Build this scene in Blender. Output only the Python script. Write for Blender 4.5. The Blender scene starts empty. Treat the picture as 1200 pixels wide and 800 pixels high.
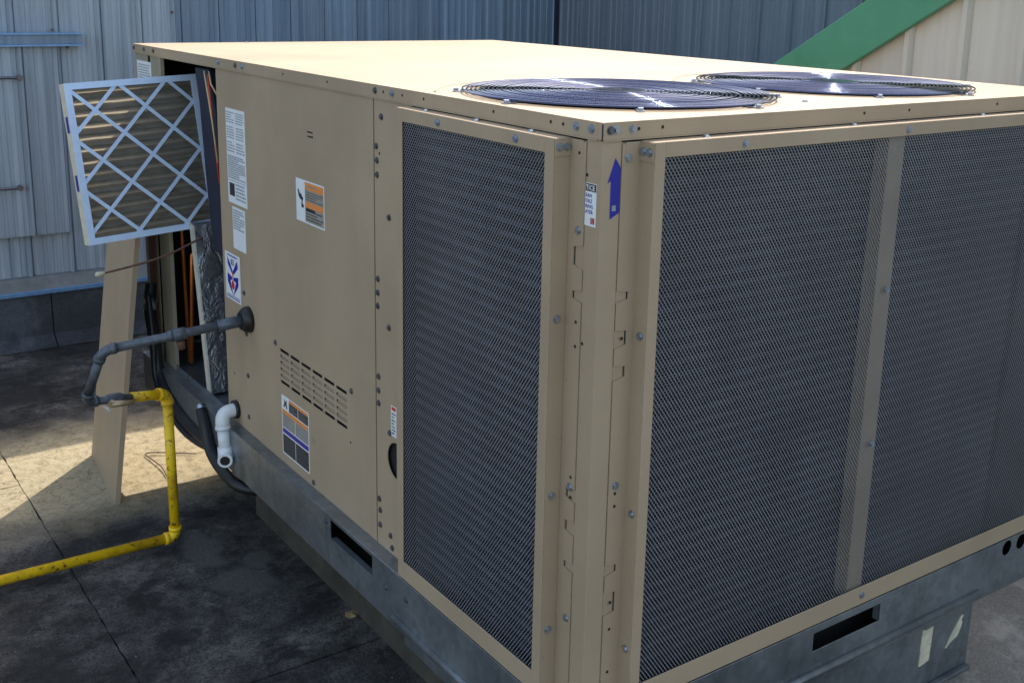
import bpy, bmesh, math, random
import numpy as np
from mathutils import Vector, Matrix

random.seed(7)
S = bpy.context.scene
COL = S.collection
V = Vector

# ------------------------------------------------------------------ camera
cam_d = bpy.data.cameras.new("camera")
cam = bpy.data.objects.new("camera", cam_d)
COL.objects.link(cam)
S.camera = cam
RIGHT = V((0.81718282, -0.57598355, 0.02133509))
DOWN = V((-0.11415591, -0.19802049, -0.97352777))
FWD = V((0.56496077, 0.79311464, -0.22757087))
rm = Matrix((RIGHT, -DOWN, -FWD)).transposed().to_4x4()
cam.matrix_world = Matrix.Translation((-1.18117, -1.43418, 1.76926)) @ rm
cam_d.sensor_width = 36.0
cam_d.lens = 39.351
cam_d.shift_x = -0.01016
cam_d.shift_y = -0.0878
cam_d.clip_start = 0.05
cam_d.clip_end = 500

# ------------------------------------------------------------------ light
SUN = V((0.54, 0.42, 0.73)).normalized()
world = bpy.data.worlds.new("World")
S.world = world
world.use_nodes = True
wn = world.node_tree
bg = wn.nodes["Background"]
sky = wn.nodes.new("ShaderNodeTexSky")
sky.sky_type = 'NISHITA'
sky.sun_disc = False
sky.sun_elevation = math.asin(SUN.z)
sky.sun_rotation = math.atan2(SUN.x, SUN.y)
sky.altitude = 200
sky.air_density = 1.0
sky.dust_density = 2.2
sky.ozone_density = 0.7
tint = wn.nodes.new("ShaderNodeMix")          # camera white balance towards the warm side
tint.data_type = 'RGBA'
tint.blend_type = 'MULTIPLY'
tint.inputs[0].default_value = 1.0
tint.inputs[7].default_value = (1.10, 1.0, 0.86, 1.0)
wn.links.new(sky.outputs[0], tint.inputs[6])
wn.links.new(tint.outputs[2], bg.inputs[0])
bg.inputs[1].default_value = 0.15
sun_d = bpy.data.lights.new("sun", 'SUN')
sun_d.energy = 2.0
sun_d.angle = math.radians(0.53)
sun_d.color = (1.0, 0.93, 0.82)
sun = bpy.data.objects.new("sun", sun_d)
COL.objects.link(sun)
sun.rotation_euler = (-SUN).to_track_quat('-Z', 'Y').to_euler()
S.view_settings.view_transform = 'Standard'
S.view_settings.look = 'None'
S.view_settings.exposure = 1.45
S.view_settings.gamma = 1.0
S.view_settings.use_curve_mapping = False

# ------------------------------------------------------------------ materials
def new_mat(name):
    m = bpy.data.materials.new(name)
    m.use_nodes = True
    nt = m.node_tree
    return m, nt, nt.nodes["Principled BSDF"]

def N(nt, typ, **kw):
    n = nt.nodes.new(typ)
    for k, v in kw.items():
        setattr(n, k, v)
    return n

def pos_coords(nt, scale=(1, 1, 1)):
    g = N(nt, "ShaderNodeNewGeometry")
    mp = N(nt, "ShaderNodeMapping")
    mp.inputs["Scale"].default_value = scale
    nt.links.new(g.outputs["Position"], mp.inputs["Vector"])
    return mp.outputs[0]

def noise(nt, vec, scale, detail=4, rough=0.6, dist=0.0):
    n = N(nt, "ShaderNodeTexNoise")
    n.inputs["Scale"].default_value = scale
    n.inputs["Detail"].default_value = detail
    n.inputs["Roughness"].default_value = rough
    n.inputs["Distortion"].default_value = dist
    nt.links.new(vec, n.inputs["Vector"])
    return n.outputs["Fac"]

def ramp(nt, fac, stops):
    r = N(nt, "ShaderNodeValToRGB")
    el = r.color_ramp.elements
    while len(el) < len(stops):
        el.new(0.5)
    for e, (p, c) in zip(el, stops):
        e.position = p
        e.color = (c[0], c[1], c[2], 1) if not isinstance(c, (int, float)) else (c, c, c, 1)
    nt.links.new(fac, r.inputs[0])
    return r.outputs[0]

def mix(nt, fac, a, b, mode='MIX'):
    m = N(nt, "ShaderNodeMix", data_type='RGBA', blend_type=mode)
    for s, v in ((m.inputs[0], fac), (m.inputs[6], a), (m.inputs[7], b)):
        if isinstance(v, (int, float)):
            s.default_value = v
        elif isinstance(v, (tuple, list)):
            s.default_value = (v[0], v[1], v[2], 1)
        else:
            nt.links.new(v, s)
    return m.outputs[2]

def bump(nt, bsdf, h, strength=0.3, dist=0.002):
    b = N(nt, "ShaderNodeBump")
    b.inputs["Strength"].default_value = strength
    b.inputs["Distance"].default_value = dist
    nt.links.new(h, b.inputs["Height"])
    nt.links.new(b.outputs[0], bsdf.inputs["Normal"])

def plain(name, col, rough=0.5, metal=0.0, vary=0.12, scale=30, spec=0.5):
    m, nt, b = new_mat(name)
    f = noise(nt, pos_coords(nt), scale, 5, 0.65)
    lo = tuple(c * (1 - vary) for c in col)
    hi = tuple(min(1, c * (1 + vary)) for c in col)
    nt.links.new(ramp(nt, f, [(0.3, lo), (0.7, hi)]), b.inputs["Base Color"])
    b.inputs["Roughness"].default_value = rough
    b.inputs["Metallic"].default_value = metal
    b.inputs["Specular IOR Level"].default_value = spec
    return m

def tan_paint(name, col):
    m, nt, b = new_mat(name)
    v = pos_coords(nt)
    big = noise(nt, v, 2.2, 4, 0.6)
    stre = noise(nt, pos_coords(nt, (7, 7, 0.6)), 1.0, 5, 0.6)
    fine = noise(nt, v, 160, 2, 0.5)
    c = ramp(nt, big, [(0.3, tuple(x * 0.86 for x in col)), (0.7, tuple(x * 1.07 for x in col))])
    dirt = ramp(nt, stre, [(0.56, 0.0), (0.80, 0.20)])
    c = mix(nt, dirt, c, (col[0] * 0.60, col[1] * 0.57, col[2] * 0.54))
    blot = ramp(nt, noise(nt, v, 7, 7, 0.72, 0.8), [(0.56, 0.0), (0.75, 0.22)])
    c = mix(nt, blot, c, (col[0] * 1.12, col[1] * 1.14, col[2] * 1.2))
    scr_ = ramp(nt, noise(nt, pos_coords(nt, (5, 5, 34)), 3.0, 6, 0.75, 0.4), [(0.72, 0.0), (0.755, 0.35)])
    c = mix(nt, scr_, c, (col[0] * 0.62, col[1] * 0.58, col[2] * 0.52))
    spk = ramp(nt, fine, [(0.68, 0.0), (0.76, 0.35)])
    c = mix(nt, spk, c, (0.12, 0.09, 0.06))
    nt.links.new(c, b.inputs["Base Color"])
    b.inputs["Roughness"].default_value = 0.6
    b.inputs["Specular IOR Level"].default_value = 0.22
    bump(nt, b, noise(nt, v, 2.6, 3, 0.5), 0.30, 0.02)
    return m

TAN = (0.415, 0.314, 0.213)
M = {}
M['tan'] = tan_paint("tan_paint", TAN)
M['tan_dull'] = plain("tan_paint_chalky", (0.30, 0.26, 0.19), 0.6, 0, 0.15, 8)
M['dark'] = plain("black_insulation", (0.012, 0.012, 0.016), 0.85)
M['shadow_gap'] = plain("gap_dark", (0.02, 0.017, 0.013), 0.9)
M['navy'] = plain("navy_insulation", (0.012, 0.014, 0.035), 0.55, 0, 0.3, 14)
M['zinc'] = plain("zinc_screw", (0.42, 0.47, 0.55), 0.3, 0.9, 0.2, 60)
M['dull_screw'] = plain("oxidised_screw", (0.16, 0.16, 0.18), 0.45, 0.8, 0.25, 80)
M['black'] = plain("black_rubber", (0.012, 0.012, 0.014), 0.45)
M['white'] = plain("label_white", (0.78, 0.80, 0.82), 0.4, 0, 0.05)
M['ink'] = plain("label_ink", (0.03, 0.03, 0.035), 0.5)
M['greyink'] = plain("label_grey_ink", (0.26, 0.28, 0.30), 0.5)
M['khaki'] = plain("label_khaki", (0.32, 0.29, 0.24), 0.5)
M['orange'] = plain("label_orange", (0.80, 0.27, 0.06), 0.45, 0, 0.05)
M['blueink'] = plain("label_blue", (0.012, 0.016, 0.30), 0.4, 0, 0.08)
M['redink'] = plain("label_red", (0.62, 0.03, 0.03), 0.4)
M['pvc'] = plain("white_pvc", (0.74, 0.76, 0.78), 0.35, 0, 0.07, 25)
M['copper'] = plain("copper_tube", (0.72, 0.21, 0.06), 0.38, 0.75, 0.2, 40)
M['rust'] = plain("rust_brown", (0.13, 0.06, 0.04), 0.8, 0, 0.4, 35)
M['greypipe'] = plain("grey_steel_pipe", (0.10, 0.115, 0.14), 0.5, 0.35, 0.35, 45)
M['brass'] = plain("tarnished_brass", (0.45, 0.34, 0.22), 0.45, 0.6, 0.2, 60)
M['card'] = plain("filter_cardboard", (0.58, 0.72, 0.93), 0.75, 0, 0.07, 40)
M['cardedge'] = plain("cardboard_edge", (0.66, 0.60, 0.47), 0.85, 0, 0.12, 60)
M['wire_red'] = plain("red_wire", (0.55, 0.05, 0.02), 0.5)
M['wire_tan'] = plain("tan_wire", (0.55, 0.42, 0.22), 0.5)
M['green'] = plain("green_trim_paint", (0.065, 0.27, 0.16), 0.45, 0, 0.10, 6)
M['paper'] = plain("torn_paper", (0.62, 0.58, 0.42), 0.85, 0, 0.25, 30)
M['leaf'] = plain("dry_leaf", (0.26, 0.19, 0.09), 0.9, 0, 0.3, 50)
M['coil'] = plain("coil_fins", (0.018, 0.021, 0.030), 0.5, 0.3, 0.35, 6)
M['coiltube'] = plain("coil_tube_rows", (0.095, 0.108, 0.135), 0.4, 0.4, 0.45, 9)
M['coiltube_dark'] = plain("dark_tube_rows", (0.048, 0.054, 0.068), 0.5, 0.3, 0.45, 7)  # same tube rows in a darker tone, for the right-hand coil
M['blade'] = plain("fan_blade", (0.10, 0.11, 0.13), 0.4, 0.7, 0.2, 10)
M['bluestrip'] = plain("blue_edge_metal", (0.16, 0.33, 0.62), 0.35, 0.5, 0.15, 20)

# expanded metal guard paint
m, nt, b = new_mat("guard_paint")
v = pos_coords(nt)
c = ramp(nt, noise(nt, v, 3.5, 6, 0.7, 0.6), [(0.30, (0.24, 0.25, 0.285)), (0.70, (0.35, 0.36, 0.395))])
lint = ramp(nt, noise(nt, v, 38, 4, 0.7), [(0.70, 0.0), (0.78, 0.5)])
c = mix(nt, lint, c, (0.12, 0.12, 0.125))
lint2 = ramp(nt, noise(nt, pos_coords(nt, (1, 1, 0.35)), 22, 5, 0.75), [(0.70, 0.0), (0.80, 0.4)])
c = mix(nt, lint2, c, (0.62, 0.61, 0.58))
nt.links.new(c, b.inputs["Base Color"])
b.inputs["Roughness"].default_value = 0.4
b.inputs["Metallic"].default_value = 0.2
M['guard'] = m

# chrome wire of the fan guards
m, nt, b = new_mat("guard_chrome")
b.inputs["Base Color"].default_value = (0.060, 0.080, 0.155, 1)
b.inputs["Metallic"].default_value = 1.0
nt.links.new(ramp(nt, noise(nt, pos_coords(nt), 40, 3), [(0.3, 0.09), (0.7, 0.16)]), b.inputs["Roughness"])
M['chrome'] = m

# galvanised steel of the base rail
m, nt, b = new_mat("galvanised_rail")
v = pos_coords(nt)
vo = N(nt, "ShaderNodeTexVoronoi"); vo.inputs["Scale"].default_value = 55
nt.links.new(v, vo.inputs["Vector"])
c = mix(nt, 0.22, ramp(nt, noise(nt, v, 4, 5, 0.65), [(0.3, (0.18, 0.20, 0.22)), (0.7, (0.33, 0.36, 0.38))]), ramp(nt, vo.outputs["Color"], [(0.2, 0.2), (0.8, 0.8)]), 'SOFT_LIGHT')
dirt = ramp(nt, noise(nt, pos_coords(nt, (8, 8, 2)), 1.5, 6, 0.7), [(0.55, 0.0), (0.8, 0.6)])
c = mix(nt, dirt, c, (0.10, 0.09, 0.075))
nt.links.new(c, b.inputs["Base Color"])
b.inputs["Metallic"].default_value = 0.72
nt.links.new(ramp(nt, noise(nt, v, 12, 4), [(0.3, 0.26), (0.7, 0.45)]), b.inputs["Roughness"])
M['galv'] = m

# foil faced insulation: crumpled
m, nt, b = new_mat("crumpled_foil")
v = pos_coords(nt)
b.inputs["Base Color"].default_value = (0.42, 0.44, 0.48, 1)
b.inputs["Metallic"].default_value = 0.9
b.inputs["Roughness"].default_value = 0.38
bump(nt, b, noise(nt, v, 20, 4, 0.6, 1.0), 0.7, 0.012)
M['foil'] = m
m, nt, b = new_mat("foil_tape_edge")
b.inputs["Base Color"].default_value = (0.75, 0.72, 0.62, 1)
b.inputs["Metallic"].default_value = 0.3
b.inputs["Roughness"].default_value = 0.4
bump(nt, b, noise(nt, pos_coords(nt), 60, 5, 0.7, 1.5), 0.7, 0.008)
M['foiledge'] = m

# yellow gas pipe: paint with rust chips
m, nt, b = new_mat("yellow_pipe_paint")
v = pos_coords(nt)
rustf = ramp(nt, noise(nt, v, 38, 4, 0.7), [(0.565, 0.0), (0.635, 0.95)])
rust2 = ramp(nt, noise(nt, v, 9, 5, 0.7), [(0.47, 0.0), (0.66, 0.85)])
c = ramp(nt, noise(nt, v, 6, 4), [(0.3, (0.84, 0.51, 0.006)), (0.7, (0.97, 0.64, 0.012))])
c = mix(nt, rust2, c, (0.36, 0.18, 0.02))
c = mix(nt, rustf, c, (0.17, 0.07, 0.02))
nt.links.new(c, b.inputs["Base Color"])
b.inputs["Roughness"].default_value = 0.45
bump(nt, b, rustf, 0.3, 0.001)
M['yellow'] = m

# filter media: thin, lets light through
m, nt, b = new_mat("pleated_filter_cloth")
v = pos_coords(nt)
c = ramp(nt, noise(nt, v, 25, 5, 0.7), [(0.3, (0.10, 0.093, 0.082)), (0.7, (0.23, 0.217, 0.195))])
nt.links.new(c, b.inputs["Base Color"])
b.inputs["Roughness"].default_value = 0.95
tr = N(nt, "ShaderNodeBsdfTranslucent")
tr.inputs[0].default_value = (0.90, 0.80, 0.62, 1)
mx = N(nt, "ShaderNodeMixShader"); mx.inputs[0].default_value = 0.24
nt.links.new(b.outputs[0], mx.inputs[1]); nt.links.new(tr.outputs[0], mx.inputs[2])
nt.links.new(mx.outputs[0], nt.nodes["Material Output"].inputs[0])
M['pleat'] = m

# cladding steel, weathered
def cladding(name, lo, hi, streak, rough=0.55, metal=0.15):
    m, nt, b = new_mat(name)
    v = pos_coords(nt)
    st = noise(nt, pos_coords(nt, (24, 24, 0.5)), 1.0, 7, 0.74)
    big = noise(nt, pos_coords(nt, (3, 3, 1.2)), 1.0, 5, 0.65)
    oi = N(nt, "ShaderNodeObjectInfo")
    c = ramp(nt, st, [(0.32, lo), (0.68, hi)])
    d = ramp(nt, big, [(0.5, 0.0), (0.8, 0.55)])
    c = mix(nt, d, c, streak)
    tone = ramp(nt, oi.outputs["Random"], [(0.0, 0.88), (1.0, 1.0)])
    c = mix(nt, 1.0, c, tone, 'MULTIPLY')
    nt.links.new(c, b.inputs["Base Color"])
    b.inputs["Roughness"].default_value = rough
    b.inputs["Metallic"].default_value = metal
    bump(nt, b, st, 0.08, 0.003)
    return m
M['clad'] = cladding("weathered_cladding", (0.10, 0.155, 0.235), (0.235, 0.325, 0.44), (0.16, 0.185, 0.20))
M['clad_pale'] = cladding("galvanised_cladding", (0.185, 0.235, 0.30), (0.40, 0.47, 0.55), (0.25, 0.27, 0.28))
M['cream'] = cladding("pale_cladding", (0.54, 0.50, 0.43), (0.64, 0.60, 0.53), (0.42, 0.39, 0.34), 0.6, 0.0)
M['clad_side'] = cladding("grey_cladding", (0.11, 0.145, 0.19), (0.21, 0.25, 0.305), (0.13, 0.145, 0.155))
M['sill'] = plain("sill_flashing", (0.17, 0.185, 0.19), 0.6, 0.2, 0.25, 9)

# roofing membrane: mineral felt with dirt, stains and a painted-in patch of sunlight
def membrane(name, base_lo, base_hi, sun_patch_puddles=True, dirty=1.0):
    m, nt, b = new_mat(name)
    v = pos_coords(nt)
    gr = noise(nt, v, 330, 3, 0.75)
    gr2 = noise(nt, v, 95, 6, 0.8)
    gr3 = noise(nt, v, 26, 6, 0.75, 0.6)
    patch = noise(nt, v, 1.9, 8, 0.70, 0.2)
    patch2 = noise(nt, pos_coords(nt, (1, 1.3, 1)), 4.6, 8, 0.74, 0.25)
    c = ramp(nt, gr2, [(0.36, base_lo), (0.60, base_hi)])
    worn = ramp(nt, patch, [(0.42, 0.9), (0.49, 0.0)])
    c = mix(nt, worn, c, tuple(x * 1.45 for x in base_hi))
    gran = noise(nt, v, 120, 6, 0.8)
    sp_m = ramp(nt, gr3, [(0.42, 0.0), (0.52, 1.0)])
    sp_g = ramp(nt, gran, [(0.44, 0.0), (0.56, 0.9 * dirty)])
    c = mix(nt, mix(nt, 1.0, sp_m, sp_g, 'MULTIPLY'), c, (0.008, 0.0075, 0.007))
    lt_g = ramp(nt, noise(nt, v, 230, 4, 0.8), [(0.50, 0.0), (0.64, 0.55)])
    c = mix(nt, lt_g, c, tuple(min(0.5, x * 1.5) for x in base_hi))
    dark = ramp(nt, patch, [(0.48, 0.0), (0.58, 0.80 * dirty)])
    c = mix(nt, dark, c, (0.011, 0.0098, 0.009))
    d2 = ramp(nt, patch2, [(0.51, 0.0), (0.60, 0.82 * dirty)])
    c = mix(nt, d2, c, (0.007, 0.0062, 0.006))
    if sun_patch_puddles:
        # brightness of the sunlit ground painted into the felt colour, noisy soft edge
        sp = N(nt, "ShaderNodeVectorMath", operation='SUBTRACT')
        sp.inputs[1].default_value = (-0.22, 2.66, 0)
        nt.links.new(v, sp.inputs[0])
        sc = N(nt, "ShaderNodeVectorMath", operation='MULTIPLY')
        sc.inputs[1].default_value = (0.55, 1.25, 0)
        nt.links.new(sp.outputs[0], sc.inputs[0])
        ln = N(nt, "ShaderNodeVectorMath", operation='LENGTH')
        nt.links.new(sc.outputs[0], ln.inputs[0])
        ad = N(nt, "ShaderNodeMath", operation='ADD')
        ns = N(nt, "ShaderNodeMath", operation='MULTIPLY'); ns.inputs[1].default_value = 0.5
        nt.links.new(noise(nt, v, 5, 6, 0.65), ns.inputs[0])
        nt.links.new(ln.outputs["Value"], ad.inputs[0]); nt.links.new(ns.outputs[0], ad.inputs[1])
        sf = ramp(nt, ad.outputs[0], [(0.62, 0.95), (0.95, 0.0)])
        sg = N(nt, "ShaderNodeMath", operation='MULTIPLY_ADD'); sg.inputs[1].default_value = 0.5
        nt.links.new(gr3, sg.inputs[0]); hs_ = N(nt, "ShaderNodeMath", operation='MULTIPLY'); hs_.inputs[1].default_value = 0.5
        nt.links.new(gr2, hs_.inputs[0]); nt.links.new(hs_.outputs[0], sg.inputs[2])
        sunlit_c = ramp(nt, sg.outputs[0], [(0.36, (0.10, 0.08, 0.05)), (0.445, (0.40, 0.325, 0.195)), (0.54, (0.60, 0.50, 0.32))])
        c = mix(nt, sf, c, sunlit_c)
        # dried puddle ring beside the curb
        for cx, cy, sx, sy in ((-0.06, 1.555, 3.5, 3.7), (0.03, 1.675, 7.0, 6.0), (-0.10, 1.80, 6.0, 3.2)):
            s2 = N(nt, "ShaderNodeVectorMath", operation='SUBTRACT'); s2.inputs[1].default_value = (cx, cy, 0)
            nt.links.new(v, s2.inputs[0])
            s3 = N(nt, "ShaderNodeVectorMath", operation='MULTIPLY'); s3.inputs[1].default_value = (sx, sy, 0)
            nt.links.new(s2.outputs[0], s3.inputs[0])
            l2 = N(nt, "ShaderNodeVectorMath", operation='LENGTH'); nt.links.new(s3.outputs[0], l2.inputs[0])
            n2 = N(nt, "ShaderNodeMath", operation='MULTIPLY_ADD'); n2.inputs[1].default_value = 1.0
            nt.links.new(noise(nt, v, 9, 4, 0.6), n2.inputs[0]); nt.links.new(l2.outputs["Value"], n2.inputs[2])
            rim = ramp(nt, n2.outputs[0], [(0.80, 0.7), (1.05, 0.0)])
            c = mix(nt, rim, c, (0.006, 0.0055, 0.005))
            pf = ramp(nt, n2.outputs[0], [(0.0, 0.8), (0.78, 0.75), (0.93, 0.0)])
            c = mix(nt, pf, c, ramp(nt, gr2, [(0.3, (0.075, 0.070, 0.064)), (0.62, (0.155, 0.145, 0.13))]))
    spk = ramp(nt, gr, [(0.62, 0.0), (0.72, 0.5)])
    c = mix(nt, spk, c, (0.13, 0.122, 0.11))
    nt.links.new(c, b.inputs["Base Color"])
    b.inputs["Roughness"].default_value = 0.9
    hh = N(nt, "ShaderNodeMath", operation='ADD')
    nt.links.new(gr2, hh.inputs[0]); nt.links.new(gr, hh.inputs[1])
    bump(nt, b, hh.outputs[0], 0.9, 0.006)
    return m
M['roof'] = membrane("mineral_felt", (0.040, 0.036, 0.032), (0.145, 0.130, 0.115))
M['roof_clean'] = membrane("cleaner_mineral_felt", (0.23, 0.215, 0.19), (0.40, 0.375, 0.33), False, 0.12)
M['felt_dark'] = membrane("upstand_felt", (0.032, 0.038, 0.048), (0.065, 0.075, 0.09), False, 0.35)
M['bitumen'] = plain("bitumen_joint", (0.010, 0.010, 0.011), 0.6)
M['curb'] = plain("weathered_curb_felt", (0.062, 0.052, 0.040), 0.9, 0, 0.5, 7)

# ------------------------------------------------------------------ mesh builder
WLOC = {}

def orient(P, d):
    d = d.normalized()
    a = V((0, 0, 1)) if abs(d.z) < 0.9 else V((1, 0, 0))
    u = d.cross(a).normalized()
    return u, d.cross(u).normalized()

class MB:
    def __init__(s):
        s.v = []; s.f = []; s.m = []; s.sm = []
    def add(s, vs, fs, mi=0, smooth=False):
        o = len(s.v)
        s.v += [tuple(p) for p in vs]
        for f in fs:
            s.f.append(tuple(i + o for i in f)); s.m.append(mi); s.sm.append(smooth)
        return s
    def box(s, a, b, mi=0):
        x0, y0, z0 = (min(p, q) for p, q in zip(a, b)); x1, y1, z1 = (max(p, q) for p, q in zip(a, b))
        vs = [(x0, y0, z0), (x1, y0, z0), (x1, y1, z0), (x0, y1, z0), (x0, y0, z1), (x1, y0, z1), (x1, y1, z1), (x0, y1, z1)]
        return s.add(vs, [(0, 3, 2, 1), (4, 5, 6, 7), (0, 1, 5, 4), (1, 2, 6, 5), (2, 3, 7, 6), (3, 0, 4, 7)], mi)
    def obox(s, o, ex, ey, ez, mi=0):
        """box from corner o and three edge vectors"""
        o, ex, ey, ez = V(o), V(ex), V(ey), V(ez)
        vs = [o, o + ex, o + ex + ey, o + ey, o + ez, o + ex + ez, o + ex + ey + ez, o + ey + ez]
        return s.add(vs, [(0, 3, 2, 1), (4, 5, 6, 7), (0, 1, 5, 4), (1, 2, 6, 5), (2, 3, 7, 6), (3, 0, 4, 7)], mi)
    def tube(s, pts, r, n=14, mi=0, caps=True, closed=False):
        pts = [V(p) for p in pts]
        k = len(pts)
        rs = r if isinstance(r, (list, tuple)) else [r] * k
        rings = []
        u = None
        for i, p in enumerate(pts):
            if closed:
                d = pts[(i + 1) % k] - pts[i - 1]
            else:
                d = pts[min(i + 1, k - 1)] - pts[max(i - 1, 0)]
            d = d.normalized()
            if u is None:
                u, w = orient(p, d)
            else:
                u = (u - d * u.dot(d)).normalized()
            w = d.cross(u)
            rings.append([p + (u * math.cos(2 * math.pi * j / n) + w * math.sin(2 * math.pi * j / n)) * rs[i] for j in range(n)])
        o = len(s.v)
        for rg in rings:
            s.v += [tuple(q) for q in rg]
        for i in range(k if closed else k - 1):
            i2 = (i + 1) % k
            for j in range(n):
                j2 = (j + 1) % n
                s.f.append((o + i * n + j, o + i2 * n + j, o + i2 * n + j2, o + i * n + j2)); s.m.append(mi); s.sm.append(True)
        if caps and not closed:
            s.f.append(tuple(o + j for j in range(n))); s.m.append(mi); s.sm.append(False)
            s.f.append(tuple(o + (k - 1) * n + j for j in reversed(range(n)))); s.m.append(mi); s.sm.append(False)
        return s
    def prism(s, poly, n, mi=0):
        """extrude a planar polygon (3D points) by vector n"""
        n = V(n); k = len(poly)
        a = [V(p) for p in poly]; b2 = [p + n for p in a]
        fs = [tuple(reversed(range(k))), tuple(range(k, 2 * k))]
        fs += [(i, (i + 1) % k, k + (i + 1) % k, k + i) for i in range(k)]
        return s.add(a + b2, fs, mi)
    def build(s, name, mats, parent=None, loc=None, label=None, bevel=0):
        me = bpy.data.meshes.new(name)
        base = V(WLOC.get(parent.name, (0, 0, 0))) if parent else V((0, 0, 0))
        if loc is not None:
            base = V(loc)
        me.from_pydata([tuple(V(p) - base) for p in s.v], [], s.f)
        for mm in (mats if isinstance(mats, (list, tuple)) else [mats]):
            me.materials.append(mm)
        me.polygons.foreach_set("material_index", s.m)
        me.polygons.foreach_set("use_smooth", s.sm)
        bm = bmesh.new(); bm.from_mesh(me)
        bmesh.ops.recalc_face_normals(bm, faces=bm.faces)
        bm.to_mesh(me); bm.free()
        me.update()
        o = bpy.data.objects.new(name, me)
        COL.objects.link(o)
        if parent:
            o.parent = parent
            WLOC[o.name] = tuple(base)
        elif loc is not None:
            o.location = loc
            WLOC[o.name] = tuple(loc)
        else:
            WLOC[o.name] = (0, 0, 0)
        if label:
            o['label'] = label
        if bevel:
            bv = o.modifiers.new("bevel", 'BEVEL'); bv.width = bevel; bv.segments = 2; bv.limit_method = 'ANGLE'
        return o

def thing(name, label, cat, loc=(0, 0, 0), group=None):
    o = bpy.data.objects.new(name, None)
    o.empty_display_size = 0.1
    COL.objects.link(o)
    o.location = loc
    WLOC[o.name] = tuple(loc)
    o['label'] = label; o['category'] = cat
    if group:
        o['group'] = group
    return o

def tag(o, label, cat, group=None):
    o['label'] = label; o['category'] = cat
    if group:
        o['group'] = group
    return o

def place(src_mesh, name, parent, pos, rot=None):
    """a copy sharing mesh data, placed at a world position under its parent"""
    o = bpy.data.objects.new(name, src_mesh)
    COL.objects.link(o)
    o.parent = parent
    o.location = V(pos) - V(WLOC[parent.name])
    if rot:
        o.rotation_euler = rot
    return o

def sheet(outer, holes, mapf, depth):
    """flat sheet with holes; mapf(u, v, d) -> 3D; depth of the sheet"""
    bm = bmesh.new()
    edges = []
    loops = []
    for lp in [outer] + holes:
        vs = [bm.verts.new((p[0], p[1], 0)) for p in lp]
        es = [bm.edges.new((vs[i], vs[(i + 1) % len(vs)])) for i in range(len(vs))]
        edges += es; loops.append(len(lp))
    bm.verts.index_update()
    bmesh.ops.triangle_fill(bm, use_beauty=True, use_dissolve=False, edges=edges)
    bm.verts.index_update()
    uv = [(v.co.x, v.co.y) for v in bm.verts]
    tris = [tuple(v.index for v in f.verts) for f in bm.faces]
    bm.free()
    k = len(uv)
    mb = MB()
    vs = [mapf(u, w, 0) for u, w in uv] + [mapf(u, w, depth) for u, w in uv]
    fs = tris + [tuple(i + k for i in reversed(t)) for t in tris]
    o = 0
    for n in loops:
        fs += [(o + i, o + (i + 1) % n, k + o + (i + 1) % n, k + o + i) for i in range(n)]
        o += n
    mb.add(vs, fs)
    return mb

def circle(cx, cy, r, n=48):
    return [(cx + r * math.cos(2 * math.pi * i / n), cy + r * math.sin(2 * math.pi * i / n)) for i in range(n)]

def rect(u0, v0, u1, v1):
    return [(u0, v0), (u1, v0), (u1, v1), (u0, v1)]

def arc_path(a, b, c, r, n=7):
    """points rounding the corner b between a and c"""
    a, b, c = V(a), V(b), V(c)
    d1 = (a - b).normalized(); d2 = (c - b).normalized()
    p1 = b + d1 * r; p2 = b + d2 * r
    return [((1 - t) ** 2) * p1 + 2 * t * (1 - t) * b + t * t * p2 for t in [i / (n - 1) for i in range(n)]]

# ------------------------------------------------------------------ the roof deck
rb = MB().box((-40, -40, -0.30), (40, 40, -0.012))
roof = rb.build("roof", M['bitumen']); roof['kind'] = 'structure'
cols = [-2.949, -2.126, -1.303, -0.48, 0.343, 1.166, 1.989, 2.812]
rng = random.Random(3)
for i in range(len(cols) - 1):
    x0, x1 = cols[i], cols[i + 1]
    ys = [-3.6]
    ys += {3: [1.062, 3.42], 2: [-0.4, 2.63], 4: [1.9], 5: [0.35, 3.0], 6: [-0.9, 2.3]}.get(i, [0.6, 2.9])
    ys.append(4.296)
    for j in range(len(ys) - 1):
        g = 0.0026
        dz = rng.uniform(0, 0.0025)
        sb = MB()
        y0, y1 = ys[j] + g, ys[j + 1] - g
        n = max(9, int((y1 - y0) / 0.03))
        # slightly wavering edges
        pts = [(x0 + g + rng.uniform(-.0030, .0016), y0 + (y1 - y0) * t / n) for t in range(n + 1)]
        pts += [(x1 - g + rng.uniform(-.0016, .0030), y1 - (y1 - y0) * t / n) for t in range(n + 1)]
        sb.prism([(p[0], p[1], -0.006) for p in pts], (0, 0, 0.006 - dz))
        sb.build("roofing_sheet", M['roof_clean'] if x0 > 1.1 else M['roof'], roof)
# outer field of the roof, beyond the separately built sheets
of = MB()
of.box((-40, -40, -0.011), (cols[0], 40, -0.002)).box((cols[-1], -40, -0.011), (40, 40, -0.002))
of.box((cols[0], -40, -0.011), (cols[-1], -3.6, -0.002))
of.build("roofing_field", M['roof'], roof)

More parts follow.
